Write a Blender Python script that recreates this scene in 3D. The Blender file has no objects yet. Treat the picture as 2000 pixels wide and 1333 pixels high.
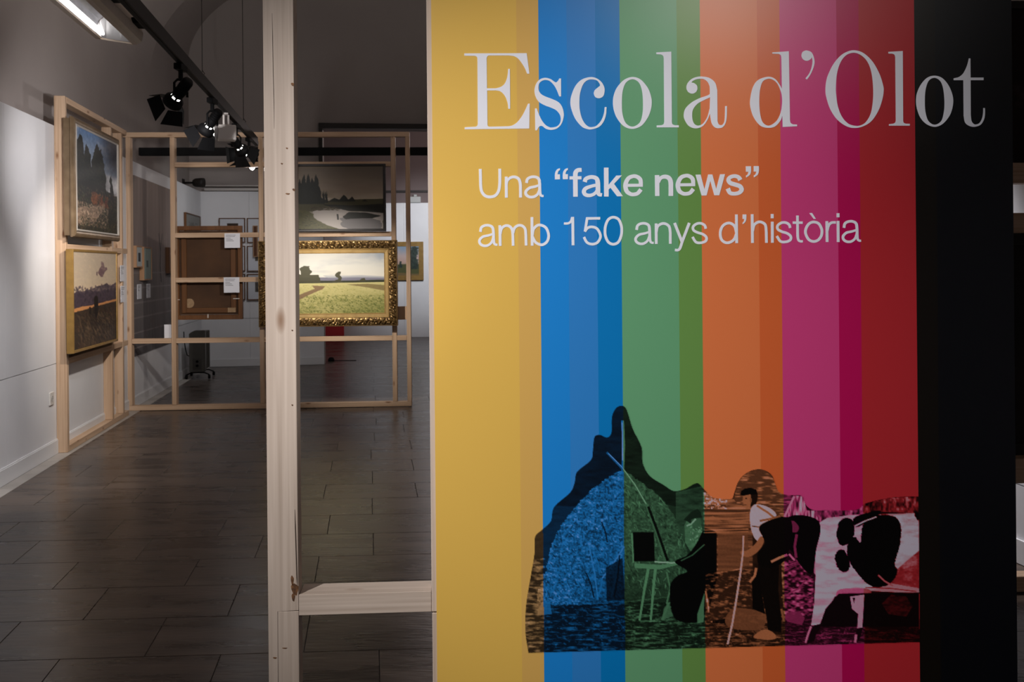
import bpy, bmesh, math, random
import numpy as np
from mathutils import Vector, Matrix

random.seed(7)
rng = np.random.default_rng(7)
scene = bpy.context.scene
COL = scene.collection

# ------------------------------------------------------------------ camera, world, exposure
F, CX, HY, CAMH, ROLL = 1853.0, 1000.0, 521.0, 1.30, 0.009     # 2000x1333 frame
cam_d = bpy.data.cameras.new('camera')
cam_d.sensor_width = 36.0
cam_d.lens = 36.0 * F / 2000.0
cam_d.shift_y = -(666.5 - HY) / 2000.0
cam_d.clip_start = 0.05
cam_d.dof.use_dof = True
cam_d.dof.focus_distance = 2.07
cam_d.dof.aperture_fstop = 18.0
cam = bpy.data.objects.new('camera', cam_d)
COL.objects.link(cam)
cam.location = (0, 0, CAMH)
cam.rotation_euler = (math.pi / 2, ROLL, 0)
scene.camera = cam

scene.view_settings.view_transform = 'Standard'
scene.view_settings.look = 'None'
scene.view_settings.exposure = 0.0
scene.view_settings.gamma = 1.0
scene.view_settings.use_curve_mapping = False

world = bpy.data.worlds.new('world')
scene.world = world
world.use_nodes = True
bg = world.node_tree.nodes['Background']
bg.inputs[0].default_value = (0.95, 0.93, 1.0, 1)
bg.inputs[1].default_value = 0.045

def spot(name, loc, target, power, angle, blend=0.6, radius=0.04, color=(1, 0.96, 0.90)):
    d = bpy.data.lights.new(name, 'SPOT')
    d.energy = power; d.spot_size = math.radians(angle); d.spot_blend = blend
    d.shadow_soft_size = radius; d.color = color
    o = bpy.data.objects.new(name, d); COL.objects.link(o)
    o.location = loc
    o.rotation_euler = (Vector(target) - Vector(loc)).to_track_quat('-Z', 'Y').to_euler()
    return o

# lamps behind and beside the camera that light the title panel and the near floor
spot('panel_lamp', (-1.70, -0.15, 2.45), (0.16, 2.06, 0.98), 385, 41.5, 1.0, 0.05, (1.0, 0.965, 0.95))
spot('panel_sheen_lamp', (1.25, -0.40, 2.66), (0.62, 2.08, 2.30), 70, 38, 1.0, 0.10, (1.0, 0.95, 0.9))
spot('post_side_fill', (1.60, 0.40, 2.30), (-0.56, 2.08, 1.15), 70, 14, 1.0, 0.05, (1.0, 0.96, 0.93))  # unseen, added only to brighten the post's right side
# added fill lights without fixtures: vault, far room, behind the camera
def fill_point(name, loc, power, radius=0.12, color=(1.0, 0.93, 0.88)):
    d = bpy.data.lights.new(name, 'POINT'); d.energy = power; d.shadow_soft_size = radius; d.color = color
    o = bpy.data.objects.new(name, d); COL.objects.link(o); o.location = loc; return o
spot('vault_bounce_fill', (0.4, 6.4, 2.55), (0.1, 6.6, 4.5), 260, 165, 0.6, 0.15, (1.0, 0.93, 0.88))  # unseen, added so soft light bounces off the vault
fill_point('far_room_fill', (-0.8, 15.2, 3.4), 60, 0.12, (1.0, 0.85, 0.82))  # unseen, added to lift the far room's upper wall
fill_point('rear_fill', (-0.6, -0.6, 2.9), 14)  # unseen, added as dim fill from behind the camera
# wall washer of the trough floodlight
spot('floodlight_lamp', (-1.80, 4.20, 2.34), (-3.05, 6.0, 0.25), 185, 50, 1.0, 0.06, (0.98, 0.96, 0.97))
spot('back_frame_fill', (-0.3, 5.3, 2.05), (-2.95, 8.75, 1.6), 190, 38, 1.0, .05, (1, .93, .86))  # unseen, added to brighten the left part of the back frame
# far room and back bay
spot('lamp_far_room', (-0.6, 14.4, 3.0), (-1.5, 17.5, 1.75), 330, 50, 0.9, 0.08, (0.88, 0.94, 1.0))
spot('lamp_back_bay', (-2.4, 10.6, 2.75), (-3.6, 12.0, 1.2), 43, 110, 1.0, 0.08, (0.97, 0.98, 1.0))
spot('lamp_right_bay', (1.5, 4.6, 2.5), (2.25, 4.9, 0.35), 230, 80, 1.0, 0.08, (0.97, 0.95, 1.0))

# ------------------------------------------------------------------ pixel -> world
CR, SR = math.cos(ROLL), math.sin(ROLL)
CAMP = Vector((0, 0, CAMH))
def ray(px, py):
    xc, yc = (px - CX) / F, (HY - py) / F
    return Vector((xc * CR + yc * SR, 1.0, -xc * SR + yc * CR))
def at(px, py, Y):
    return CAMP + ray(px, py) * Y
def on_floor(px, py):
    r = ray(px, py); return CAMP + r * (-CAMH / r.z)
WD = -0.15                                   # the room runs along (WD, 1)
WALLROT = math.atan2(1, WD)                  # local x of a left-wall thing
def on_wall(px, py, c):                      # plane X - WD*Y = c
    r = ray(px, py); t = c / (r.x - WD * r.y); return CAMP + r * t

# ------------------------------------------------------------------ materials
def lin(c):
    c = c / 255.0
    return c / 12.92 if c <= 0.04045 else ((c + 0.055) / 1.055) ** 2.4
def srgb(r, g, b): return (lin(r), lin(g), lin(b))

MATS = {}
def mat(name, color, rough=0.6, metal=0.0, spec=0.5, emit=None, estr=0.0):
    if name in MATS: return MATS[name]
    m = bpy.data.materials.new(name); m.use_nodes = True
    b = m.node_tree.nodes['Principled BSDF']
    b.inputs['Base Color'].default_value = (*color, 1)
    b.inputs['Roughness'].default_value = rough
    b.inputs['Metallic'].default_value = metal
    b.inputs['Specular IOR Level'].default_value = spec
    if emit:
        b.inputs['Emission Color'].default_value = (*emit, 1)
        b.inputs['Emission Strength'].default_value = estr
    MATS[name] = m
    return m

def noisy(name, ca, cb, scale=6.0, stretch=(1, 1, 1), rough=0.6, bump=0.0, bscale=None, metal=0.0, spec=0.5,
          rnd=0.0, coord='Object', detail=6.0, rough2=None, lo=0.3, hi=0.7):
    m = mat(name, ca, rough, metal, spec)
    nt = m.node_tree; b = nt.nodes['Principled BSDF']; N = nt.nodes.new; L = nt.links.new
    tc = N('ShaderNodeTexCoord'); mp = N('ShaderNodeMapping'); mp.inputs['Scale'].default_value = stretch
    oi = N('ShaderNodeObjectInfo')
    add = N('ShaderNodeVectorMath'); add.operation = 'ADD'
    mul = N('ShaderNodeMath'); mul.operation = 'MULTIPLY'; mul.inputs[1].default_value = 37.0
    L(oi.outputs['Random'], mul.inputs[0])
    L(tc.outputs[coord], mp.inputs['Vector']); L(mp.outputs[0], add.inputs[0]); L(mul.outputs[0], add.inputs[1])
    n = N('ShaderNodeTexNoise'); n.inputs['Scale'].default_value = scale; n.inputs['Detail'].default_value = detail
    L(add.outputs[0], n.inputs['Vector'])
    cr = N('ShaderNodeValToRGB'); e = cr.color_ramp.elements
    e[0].position, e[1].position = lo, hi
    e[0].color, e[1].color = (*ca, 1), (*cb, 1)
    L(n.outputs['Fac'], cr.inputs['Fac'])
    out = cr.outputs[0]
    if rnd:
        hv = N('ShaderNodeHueSaturation'); mr = N('ShaderNodeMapRange')
        mr.inputs['To Min'].default_value = 1 - rnd; mr.inputs['To Max'].default_value = 1 + rnd
        L(oi.outputs['Random'], mr.inputs['Value']); L(mr.outputs[0], hv.inputs['Value'])
        L(out, hv.inputs['Color']); out = hv.outputs[0]
    L(out, b.inputs['Base Color'])
    if rough2 is not None:
        rr = N('ShaderNodeMapRange'); rr.inputs['To Min'].default_value = rough; rr.inputs['To Max'].default_value = rough2
        L(n.outputs['Fac'], rr.inputs['Value']); L(rr.outputs[0], b.inputs['Roughness'])
    if bump:
        n2 = N('ShaderNodeTexNoise'); n2.inputs['Scale'].default_value = bscale or scale * 3; n2.inputs['Detail'].default_value = 5
        L(add.outputs[0], n2.inputs['Vector'])
        bp = N('ShaderNodeBump'); bp.inputs['Strength'].default_value = bump; bp.inputs['Distance'].default_value = 0.004
        L(n2.outputs['Fac'], bp.inputs['Height']); L(bp.outputs[0], b.inputs['Normal'])
    return m

def wood(name, ca, cb, knot, rough=0.55, knots=True, sc=1.0):
    """sawn timber: grain runs along the piece's own Z"""
    m = mat(name, ca, rough, 0, 0.3)
    nt = m.node_tree; b = nt.nodes['Principled BSDF']; N = nt.nodes.new; L = nt.links.new
    tc = N('ShaderNodeTexCoord'); oi = N('ShaderNodeObjectInfo')
    mul = N('ShaderNodeMath'); mul.operation = 'MULTIPLY'; mul.inputs[1].default_value = 23.0
    L(oi.outputs['Random'], mul.inputs[0])
    add = N('ShaderNodeVectorMath'); add.operation = 'ADD'
    L(tc.outputs['Object'], add.inputs[0]); L(mul.outputs[0], add.inputs[1])
    mp = N('ShaderNodeMapping'); mp.inputs['Scale'].default_value = (90 * sc, 90 * sc, 1.6 * sc)
    L(add.outputs[0], mp.inputs['Vector'])
    n = N('ShaderNodeTexNoise'); n.inputs['Scale'].default_value = 1.0; n.inputs['Detail'].default_value = 5
    n.inputs['Distortion'].default_value = 0.4
    L(mp.outputs[0], n.inputs['Vector'])
    mp2 = N('ShaderNodeMapping'); mp2.inputs['Scale'].default_value = (14 * sc, 14 * sc, 1.1 * sc)
    L(add.outputs[0], mp2.inputs['Vector'])
    n2 = N('ShaderNodeTexNoise'); n2.inputs['Scale'].default_value = 1.0; n2.inputs['Detail'].default_value = 3
    L(mp2.outputs[0], n2.inputs['Vector'])
    mx = N('ShaderNodeMath'); mx.operation = 'ADD'
    h1 = N('ShaderNodeMath'); h1.operation = 'MULTIPLY'; h1.inputs[1].default_value = 0.55
    h2 = N('ShaderNodeMath'); h2.operation = 'MULTIPLY'; h2.inputs[1].default_value = 0.45
    L(n.outputs['Fac'], h1.inputs[0]); L(n2.outputs['Fac'], h2.inputs[0])
    L(h1.outputs[0], mx.inputs[0]); L(h2.outputs[0], mx.inputs[1])
    cr = N('ShaderNodeValToRGB'); e = cr.color_ramp.elements
    e[0].position, e[1].position = 0.36, 0.62
    e[0].color, e[1].color = (*ca, 1), (*cb, 1)
    L(mx.outputs[0], cr.inputs['Fac'])
    out = cr.outputs[0]
    if knots:
        mp3 = N('ShaderNodeMapping'); mp3.inputs['Scale'].default_value = (11, 11, 4.2)
        L(add.outputs[0], mp3.inputs['Vector'])
        v = N('ShaderNodeTexVoronoi'); v.inputs['Scale'].default_value = 1.0
        L(mp3.outputs[0], v.inputs['Vector'])
        kr = N('ShaderNodeValToRGB'); k = kr.color_ramp.elements
        k[0].position, k[1].position = 0.05, 0.15
        k[0].color, k[1].color = (1, 1, 1, 1), (0, 0, 0, 1)
        L(v.outputs['Distance'], kr.inputs['Fac'])
        mix = N('ShaderNodeMix'); mix.data_type = 'RGBA'
        L(kr.outputs[0], mix.inputs['Factor']); L(out, mix.inputs[6]); mix.inputs[7].default_value = (*knot, 1)
        out = mix.outputs[2]
    L(out, b.inputs['Base Color'])
    bp = N('ShaderNodeBump'); bp.inputs['Strength'].default_value = 0.25; bp.inputs['Distance'].default_value = 0.0015
    L(n.outputs['Fac'], bp.inputs['Height']); L(bp.outputs[0], b.inputs['Normal'])
    return m

def vcol(name, rough=0.5, spec=0.4, bump=0.0):
    m = mat(name, (1, 1, 1), rough, 0, spec)
    nt = m.node_tree; b = nt.nodes['Principled BSDF']
    a = nt.nodes.new('ShaderNodeAttribute'); a.attribute_name = 'paint'
    nt.links.new(a.outputs['Color'], b.inputs['Base Color'])
    if bump:
        n = nt.nodes.new('ShaderNodeTexNoise'); n.inputs['Scale'].default_value = 160
        bp = nt.nodes.new('ShaderNodeBump'); bp.inputs['Strength'].default_value = bump; bp.inputs['Distance'].default_value = 0.002
        nt.links.new(n.outputs['Fac'], bp.inputs['Height']); nt.links.new(bp.outputs[0], b.inputs['Normal'])
    return m

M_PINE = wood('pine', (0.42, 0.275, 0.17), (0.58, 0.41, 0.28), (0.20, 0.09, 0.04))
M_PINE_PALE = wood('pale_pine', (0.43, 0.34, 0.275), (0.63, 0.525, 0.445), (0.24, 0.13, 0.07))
M_OLDWOOD = wood('aged_wood', (0.085, 0.034, 0.010), (0.15, 0.062, 0.020), (0.06, 0.03, 0.01), knots=False)
M_LIGHTFRAME = wood('honey_wood', (0.30, 0.16, 0.08), (0.42, 0.24, 0.13), (0.2, 0.1, 0.05), knots=False)
M_WHITE = noisy('white_paint', (0.72, 0.72, 0.74), (0.77, 0.77, 0.79), 3, rough=0.55, bump=0.03, bscale=60)
M_GREY = noisy('warm_grey_plaster', (0.32, 0.28, 0.265), (0.355, 0.315, 0.295), 1.3, rough=0.85, bump=0.05, bscale=40)
M_SKIRT = mat('skirting_paint', (0.74, 0.74, 0.75), 0.4)
M_TILE = noisy('slate_tile', (0.044, 0.031, 0.024), (0.112, 0.082, 0.064), 2.6, (.8, 3.6, 1), rough=0.19, bump=0.24,
               bscale=14, rnd=0.13, rough2=0.38, spec=0.28, detail=8, lo=.36, hi=.66)
M_GROUT = noisy('grout', (0.022, 0.018, 0.016), (0.05, 0.043, 0.038), 9, rough=0.8)
M_KERB = noisy('pale_stone', (0.30, 0.275, 0.25), (0.42, 0.39, 0.36), 5, rough=0.45, bump=0.1, rnd=0.1)
M_BLACK = mat('black_metal', (0.004, 0.004, 0.0045), 0.65, 0, 0.12)
M_TRACK = mat('dark_track', (0.016, 0.013, 0.012), 0.6, 0, 0.25)
M_DARK = mat('dark_brown', (0.015, 0.010, 0.008), 0.6)  # one even dark brown for trims, backings and dark frames
M_GOLD = noisy('gilt', (0.25, 0.155, 0.055), (0.38, 0.25, 0.10), 30, rough=0.34, metal=0.75, bump=0.1)
M_GOLDORN = noisy('gilt_ornament', (0.070, 0.036, 0.012), (0.30, 0.19, 0.070), 55, rough=0.36, metal=0.7, lo=0.38, hi=0.62)
M_GOLDSIDE = noisy('dull_gilt', (0.13, 0.085, 0.045), (0.21, 0.145, 0.085), 12, (1, 1, 1), rough=0.45, metal=0.35)
M_OCHRE = noisy('ochre_gilt', (0.235, 0.135, 0.035), (0.32, 0.19, 0.05), 16, rough=0.4, metal=0.3)
M_GILTFLAT = noisy('bright_gilt', (0.42, 0.275, 0.105), (0.52, 0.35, 0.14), 20, rough=0.38, metal=0.45)
M_SILVER = mat('silver_slip', (0.75, 0.70, 0.64), 0.3, 0.6)
M_BLACKFRAME = noisy('black_frame', (0.010, 0.008, 0.008), (0.018, 0.014, 0.014), 30, rough=0.4)
M_CARD = mat('white_card', (0.72, 0.73, 0.78), 0.6)
M_INK = mat('grey_ink', (0.16, 0.16, 0.18), 0.7)
M_VINYL = mat('white_vinyl', (0.86, 0.87, 0.95), 0.5)
M_CANVASBACK = noisy('canvas_back', (0.040, 0.017, 0.006), (0.075, 0.033, 0.012), 5, rough=0.85, detail=8)
M_EMIT = mat('lamp_glow', (1, 1, 1), 0.5, emit=(1, 0.97, 0.92), estr=6.0)
M_TUBE = mat('lamp_tube', (1, 1, 1), 0.5, emit=(1, 0.95, 0.90), estr=4.2)
M_REFLECT = noisy('brushed_reflector', (0.50, 0.50, 0.54), (0.74, 0.74, 0.78), 9, (1, 1, 6), rough=0.34, metal=0.95, bump=0.3, bscale=18)
M_HOUSING = noisy('putty_enamel', (0.58, 0.48, 0.38), (0.66, 0.55, 0.44), 6, rough=0.42)
M_GREYBOX = mat('grey_enamel', (0.60, 0.56, 0.53), 0.5)
M_HEATER = noisy('grey_heater_enamel', (0.070, 0.066, 0.058), (0.085, 0.08, 0.07), 8, rough=0.4)
M_RED = noisy('red_print', (0.66, 0.05, 0.065), (0.72, 0.06, 0.075), 4, rough=0.5)
M_PICT = vcol('oil_paint', 0.42, 0.35, 0.25)
M_PICT_MATT = vcol('waxed_paint', 0.5, 0.06, 0.2)
M_PRINT = vcol('matt_print', 0.5, 0.2)
M_MURAL = vcol('mural_print', 0.6, 0.3)

# ------------------------------------------------------------------ object helpers
def link(o, parent=None):
    COL.objects.link(o)
    if parent: o.parent = parent
    return o
def tag(o, label, cat, group=None, kind=None):
    o['label'] = label; o['category'] = cat
    if group: o['group'] = group
    if kind: o['kind'] = kind
    return o
def thing(name, label, cat, loc=(0, 0, 0), rz=0.0, group=None, tilt=0.0):
    o = bpy.data.objects.new(name, None); o.empty_display_size = 0.1
    link(o); o.location = loc; o.rotation_euler = (tilt, 0, rz)
    return tag(o, label, cat, group)
def obj(name, bm, m, parent=None, smooth=False):
    me = bpy.data.meshes.new(name)
    bmesh.ops.recalc_face_normals(bm, faces=bm.faces[:])
    bm.to_mesh(me); bm.free()
    for x in (m if isinstance(m, (list, tuple)) else [m]): me.materials.append(x)
    if smooth:
        for p in me.polygons: p.use_smooth = True
    return link(bpy.data.objects.new(name, me), parent)
def structure(name, bm, m, smooth=False):
    o = obj(name, bm, m, None, smooth); o['kind'] = 'structure'; return o

def add_box(bm, x0, x1, y0, y1, z0, z1, bev=0.0, M=None, mi=0):
    mt = Matrix.Translation(((x0 + x1) / 2, (y0 + y1) / 2, (z0 + z1) / 2)) @ Matrix.Diagonal((abs(x1 - x0), abs(y1 - y0), abs(z1 - z0), 1))
    if M is not None: mt = M @ mt
    r = bmesh.ops.create_cube(bm, size=1.0, matrix=mt)
    vs = set(r['verts'])
    if bev:
        es = [e for e in bm.edges if e.verts[0] in vs and e.verts[1] in vs]
        bmesh.ops.bevel(bm, geom=es, offset=bev, segments=1, affect='EDGES', clamp_overlap=True)
    elif mi:
        for f in bm.faces:
            if f.verts[0] in vs: f.material_index = mi
def add_lathe(bm, prof, M=None, n=20, caps=True):
    """prof: (radius, z) along local z"""
    rings = []
    for r, z in prof:
        ring = [bm.verts.new(Vector((r * math.cos(2 * math.pi * i / n), r * math.sin(2 * math.pi * i / n), z))) for i in range(n)]
        rings.append(ring)
    for a, b in zip(rings, rings[1:]):
        for i in range(n):
            bm.faces.new((a[i], a[(i + 1) % n], b[(i + 1) % n], b[i]))
    if caps:
        bm.faces.new(rings[0]); bm.faces.new(rings[-1])
    if M is not None:
        bmesh.ops.transform(bm, matrix=M, verts=[v for r in rings for v in r])
def add_tube(bm, pts, r, n=8):
    pts = [Vector(p) for p in pts]; rings = []
    for i, p in enumerate(pts):
        d = (pts[min(i + 1, len(pts) - 1)] - pts[max(i - 1, 0)]).normalized()
        q = d.to_track_quat('Z', 'Y').to_matrix()
        rings.append([bm.verts.new(p + q @ Vector((r * math.cos(2 * math.pi * k / n), r * math.sin(2 * math.pi * k / n), 0))) for k in range(n)])
    for a, b in zip(rings, rings[1:]):
        for k in range(n): bm.faces.new((a[k], a[(k + 1) % n], b[(k + 1) % n], b[k]))
    bm.faces.new(rings[0]); bm.faces.new(rings[-1])
def add_prism(bm, poly, y0, y1):
    """polygon in local (x,z), extruded along y"""
    a = [bm.verts.new((x, y0, z)) for x, z in poly]; b = [bm.verts.new((x, y1, z)) for x, z in poly]
    bm.faces.new(a); bm.faces.new(b[::-1])
    for i in range(len(poly)):
        j = (i + 1) % len(poly); bm.faces.new((a[i], a[j], b[j], b[i]))

def part_box(name, x0, x1, y0, y1, z0, z1, m, parent, bev=0.001):
    bm = bmesh.new(); add_box(bm, x0, x1, y0, y1, z0, z1, bev); return obj(name, bm, m, parent)
def lumber(name, x0, x1, y0, y1, z0, z1, parent, m=None, bev=0.0022):
    """a sawn batten: its own Z runs along its length so that the grain does too"""
    dx, dy, dz = x1 - x0, y1 - y0, z1 - z0
    if dz >= dx and dz >= dy: dims, rot = (dx, dy, dz), (0, 0, 0)
    elif dx >= dy: dims, rot = (dz, dy, dx), (0, math.pi / 2, 0)
    else: dims, rot = (dx, dz, dy), (math.pi / 2, 0, 0)
    bm = bmesh.new()
    add_box(bm, -dims[0] / 2, dims[0] / 2, -dims[1] / 2, dims[1] / 2, -dims[2] / 2, dims[2] / 2, bev)
    o = obj(name, bm, m or M_PINE, parent)
    o.location = ((x0 + x1) / 2, (y0 + y1) / 2, (z0 + z1) / 2); o.rotation_euler = rot
    return o

class Fr:
    """a vertical local frame: x along, y away from the viewer side, z up"""
    def __init__(s, loc, phi):
        s.o = Vector(loc); s.phi = phi
        s.ex = Vector((math.cos(phi), math.sin(phi), 0)); s.ey = Vector((-math.sin(phi), math.cos(phi), 0))
    def hit(s, px, py, d=0.0):
        r = ray(px, py); t = (s.o + s.ey * d - CAMP).dot(s.ey) / r.dot(s.ey)
        p = CAMP + r * t - s.o
        return p.dot(s.ex), p.z
    def w(s, x, y, z): return s.o + s.ex * x + s.ey * y + Vector((0, 0, z))

# ------------------------------------------------------------------ raster painter (numpy) for oil paintings and prints
class Canvas:
    def __init__(s, w, h, x0=0., y0=0., x1=1., y1=1., ch=3):
        s.w, s.h = w, h; s.b = (x0, y0, x1, y1); s.a = np.zeros((h, w, ch)); s.ch = ch
        s.X, s.Y = np.meshgrid(x0 + (x1 - x0) * (np.arange(w) + .5) / w, y0 + (y1 - y0) * (np.arange(h) + .5) / h)
        s.ux, s.uy = (x1 - x0) / w, (y1 - y0) / h
    def noise(s, sx, sy=None, octv=3, seed=0):
        """smooth value noise in 0..1, feature size sx, sy in user units"""
        sy = sy or sx; out = np.zeros((s.h, s.w)); amp, tot = 1.0, 0.0
        r = np.random.default_rng(seed)
        for o in range(octv):
            gx, gy = (s.X - s.b[0]) / sx * 2 ** o, (s.Y - s.b[1]) / sy * 2 ** o
            g = r.random((int(gy.max()) + 3, int(gx.max()) + 3))
            ix, iy = gx.astype(int), gy.astype(int); fx, fy = gx - ix, gy - iy
            fx, fy = fx * fx * (3 - 2 * fx), fy * fy * (3 - 2 * fy)
            v = (g[iy, ix] * (1 - fx) + g[iy, ix + 1] * fx) * (1 - fy) + (g[iy + 1, ix] * (1 - fx) + g[iy + 1, ix + 1] * fx) * fy
            out += v * amp; tot += amp; amp *= 0.55
        return out / tot
    def blend(s, mask, col):
        c = np.array(col, float)
        if c.ndim == 0: c = np.full(s.ch, float(c))
        s.a += mask[..., None] * (c - s.a)
    def vgrad(s, stops, amp=0.0, n=None):
        ys = [q[0] for q in stops]; t = s.Y + (0 if n is None else (n - .5) * amp)
        for k in range(s.ch):
            s.a[..., k] = np.interp(t, ys, [q[1][k] if s.ch > 1 else q[1] for q in stops])
    def mask(s, pts, jit=0.0, n=None):
        pts = np.array(pts, float); X, Y = s.X, s.Y
        if jit and n is not None: X = X + (n[0] - .5) * jit; Y = Y + (n[1] - .5) * jit
        m = np.zeros((s.h, s.w))
        lo, hi = pts.min(0) - jit - .01, pts.max(0) + jit + .01
        i0 = max(0, int((lo[0] - s.b[0]) / s.ux) - 1); i1 = min(s.w, int((hi[0] - s.b[0]) / s.ux) + 2)
        j0 = max(0, int((lo[1] - s.b[1]) / s.uy) - 1); j1 = min(s.h, int((hi[1] - s.b[1]) / s.uy) + 2)
        if i1 <= i0 or j1 <= j0: return m
        sub = np.zeros((j1 - j0, i1 - i0))
        for ox, oy in ((-.25, -.12), (.25, .12), (-.12, .25), (.12, -.25)):
            xx = X[j0:j1, i0:i1] + ox * s.ux; yy = Y[j0:j1, i0:i1] + oy * s.uy
            ins = np.zeros(xx.shape, bool)
            for (xa, ya), (xb, yb) in zip(pts, np.roll(pts, -1, 0)):
                if ya == yb: continue
                c = ((ya > yy) != (yb > yy)) & (xx < (xb - xa) * (yy - ya) / (yb - ya) + xa)
                ins ^= c
            sub += ins * .25
        m[j0:j1, i0:i1] = sub
        return m
    def poly(s, pts, col, a=1.0, jit=0.0, n=None, smooth=False, tex=None):
        if smooth: pts = catmull(pts, True)
        m = s.mask(pts, jit, n) * a
        if tex is not None: m = m * tex
        s.blend(m, col); return m
    def stroke(s, pts, wd, col, a=1.0):
        w = wd if isinstance(wd, (list, tuple)) else [wd] * len(pts)
        L, R = offset(pts, w); return s.poly(L + R[::-1], col, a)
    def dabs(s, n, box, cols, ln, wd, ang=0.0, aj=0.5, a=0.8, inside=None, seed=1):
        r = np.random.default_rng(seed)
        for _ in range(n):
            x = r.uniform(box[0], box[2]); y = r.uniform(box[1], box[3])
            j = int((y - s.b[1]) / s.uy); i = int((x - s.b[0]) / s.ux)
            if not (0 <= i < s.w and 0 <= j < s.h): continue
            if inside is not None and inside[j, i] < .5: continue
            t = ang + r.normal(0, aj); l = ln * r.uniform(.5, 1.5); w = wd * r.uniform(.6, 1.3)
            ri, rj = int(max(l, w) / s.ux) + 2, int(max(l, w) / s.uy) + 2
            sl = (slice(max(0, j - rj), j + rj + 1), slice(max(0, i - ri), i + ri + 1))
            dx, dy = s.X[sl] - x, s.Y[sl] - y
            u, v = (dx * math.cos(t) + dy * math.sin(t)) / l, (-dx * math.sin(t) + dy * math.cos(t)) / w
            m = np.clip(1.6 - 1.6 * (u * u + v * v), 0, 1) * a
            if inside is not None: m = m * inside[sl]
            c = np.array(cols[r.integers(len(cols))], float)
            s.a[sl] += m[..., None] * (c - s.a[sl])

def catmull(pts, closed=False, n=8):
    P = [np.array(p[:2], float) for p in pts]; out = []; N = len(P)
    for i in range(N if closed else N - 1):
        p1, p2 = P[i], P[(i + 1) % N]
        p0 = P[i - 1] if (closed or i > 0) else 2 * p1 - p2
        p3 = P[(i + 2) % N] if (closed or i + 2 < N) else 2 * p2 - p1
        for k in range(n):
            t = k / n
            out.append(tuple(.5 * (2 * p1 + (p2 - p0) * t + (2 * p0 - 5 * p1 + 4 * p2 - p3) * t * t + (3 * p1 - p0 - 3 * p2 + p3) * t ** 3)))
    if not closed: out.append(tuple(P[-1]))
    return out
def offset(pts, w):
    P = [np.array(p, float) for p in pts]; L, R = [], []
    for i, p in enumerate(P):
        d = P[min(i + 1, len(P) - 1)] - P[max(i - 1, 0)]; d = d / (np.linalg.norm(d) + 1e-9)
        nn = np.array((d[1], -d[0])); L.append(tuple(p + nn * w[i] / 2)); R.append(tuple(p - nn * w[i] / 2))
    return L, R
def to_lin(a):
    a = np.clip(a, 0, 1); return np.where(a <= .04045, a / 12.92, ((a + .055) / 1.055) ** 2.4)

def grid_mesh(name, V, colors, w, h, m, parent, keep=None):
    """V: (h*w,3) vertices, colors (h*w,3) linear; one quad per cell"""
    idx = np.arange(w * h).reshape(h, w)
    q = np.stack([idx[:-1, :-1], idx[1:, :-1], idx[1:, 1:], idx[:-1, 1:]], -1).reshape(-1, 4)
    if keep is not None:
        k = keep.reshape(h, w); kq = (k[:-1, :-1] | k[1:, :-1] | k[1:, 1:] | k[:-1, 1:]).reshape(-1); q = q[kq]
    me = bpy.data.meshes.new(name)
    me.vertices.add(w * h); me.vertices.foreach_set('co', V.astype(np.float32).ravel())
    me.loops.add(q.size); me.loops.foreach_set('vertex_index', q.astype(np.int32).ravel())
    me.polygons.add(len(q)); me.polygons.foreach_set('loop_start', np.arange(0, q.size, 4, dtype=np.int32))
    me.update(calc_edges=True)
    at_ = me.color_attributes.new('paint', 'FLOAT_COLOR', 'POINT')
    c4 = np.ones((w * h, 4), np.float32); c4[:, :3] = colors; at_.data.foreach_set('color', c4.ravel())
    me.materials.append(m)
    return link(bpy.data.objects.new(name, me), parent)
def canvas_part(cv, x0, x1, z0, z1, y, m, parent, name='canvas', linear=False):
    """a painted sheet facing local -y"""
    h, w = cv.h, cv.w
    X, Z = np.meshgrid(np.linspace(x0, x1, w), np.linspace(z1, z0, h))
    V = np.stack([X, np.full_like(X, y), Z], -1).reshape(-1, 3)
    c = cv.a if linear else to_lin(cv.a)
    return grid_mesh(name, V, c.reshape(-1, 3), w, h, m, parent)
def frame_sweep(bm, x0, x1, z0, z1, prof):
    """mitred moulding round a rectangle; prof: (inset from outer edge, y)"""
    rings = []
    for ins, y in prof:
        rings.append([bm.verts.new(p) for p in ((x0 + ins, y, z0 + ins), (x1 - ins, y, z0 + ins), (x1 - ins, y, z1 - ins), (x0 + ins, y, z1 - ins))])
    for a, b in zip(rings, rings[1:] + rings[:1]):
        for i in range(4): bm.faces.new((a[i], a[(i + 1) % 4], b[(i + 1) % 4], b[i]))
# ================================================================== SETTING
def shear_pts(c0, c1, Y0, Y1, z0, z1):
    return [(c0 + WD * Y0, Y0), (c1 + WD * Y0, Y0), (c1 + WD * Y1, Y1), (c0 + WD * Y1, Y1)], z0, z1
def add_shear_box(bm, c0, c1, Y0, Y1, z0, z1, k=0.0, bev=0.0):
    """box whose sides follow the room: c = X - WD*Y; k skews the cross direction"""
    q = []
    for c, Y in ((c0, Y0), (c1, Y0), (c1, Y1), (c0, Y1)):
        yy = Y + k * c; q.append((c + WD * Y, yy))
    lo = [bm.verts.new((x, y, z0)) for x, y in q]; hi = [bm.verts.new((x, y, z1)) for x, y in q]
    fs = [bm.faces.new(lo[::-1]), bm.faces.new(hi)]
    for i in range(4):
        j = (i + 1) % 4; fs.append(bm.faces.new((lo[i], lo[j], hi[j], hi[i])))
    if bev:
        bmesh.ops.bevel(bm, geom=[e for e in hi[0].link_edges if e.other_vert(hi[0]) in hi] + [e for e in hi[2].link_edges if e.other_vert(hi[2]) in hi],
                        offset=bev, segments=1, affect='EDGES')
def shear_part(name, args, m, parent, k=0.0, bev=0.0):
    bm = bmesh.new(); add_shear_box(bm, *args, k=k, bev=bev); return obj(name, bm, m, parent)

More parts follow.
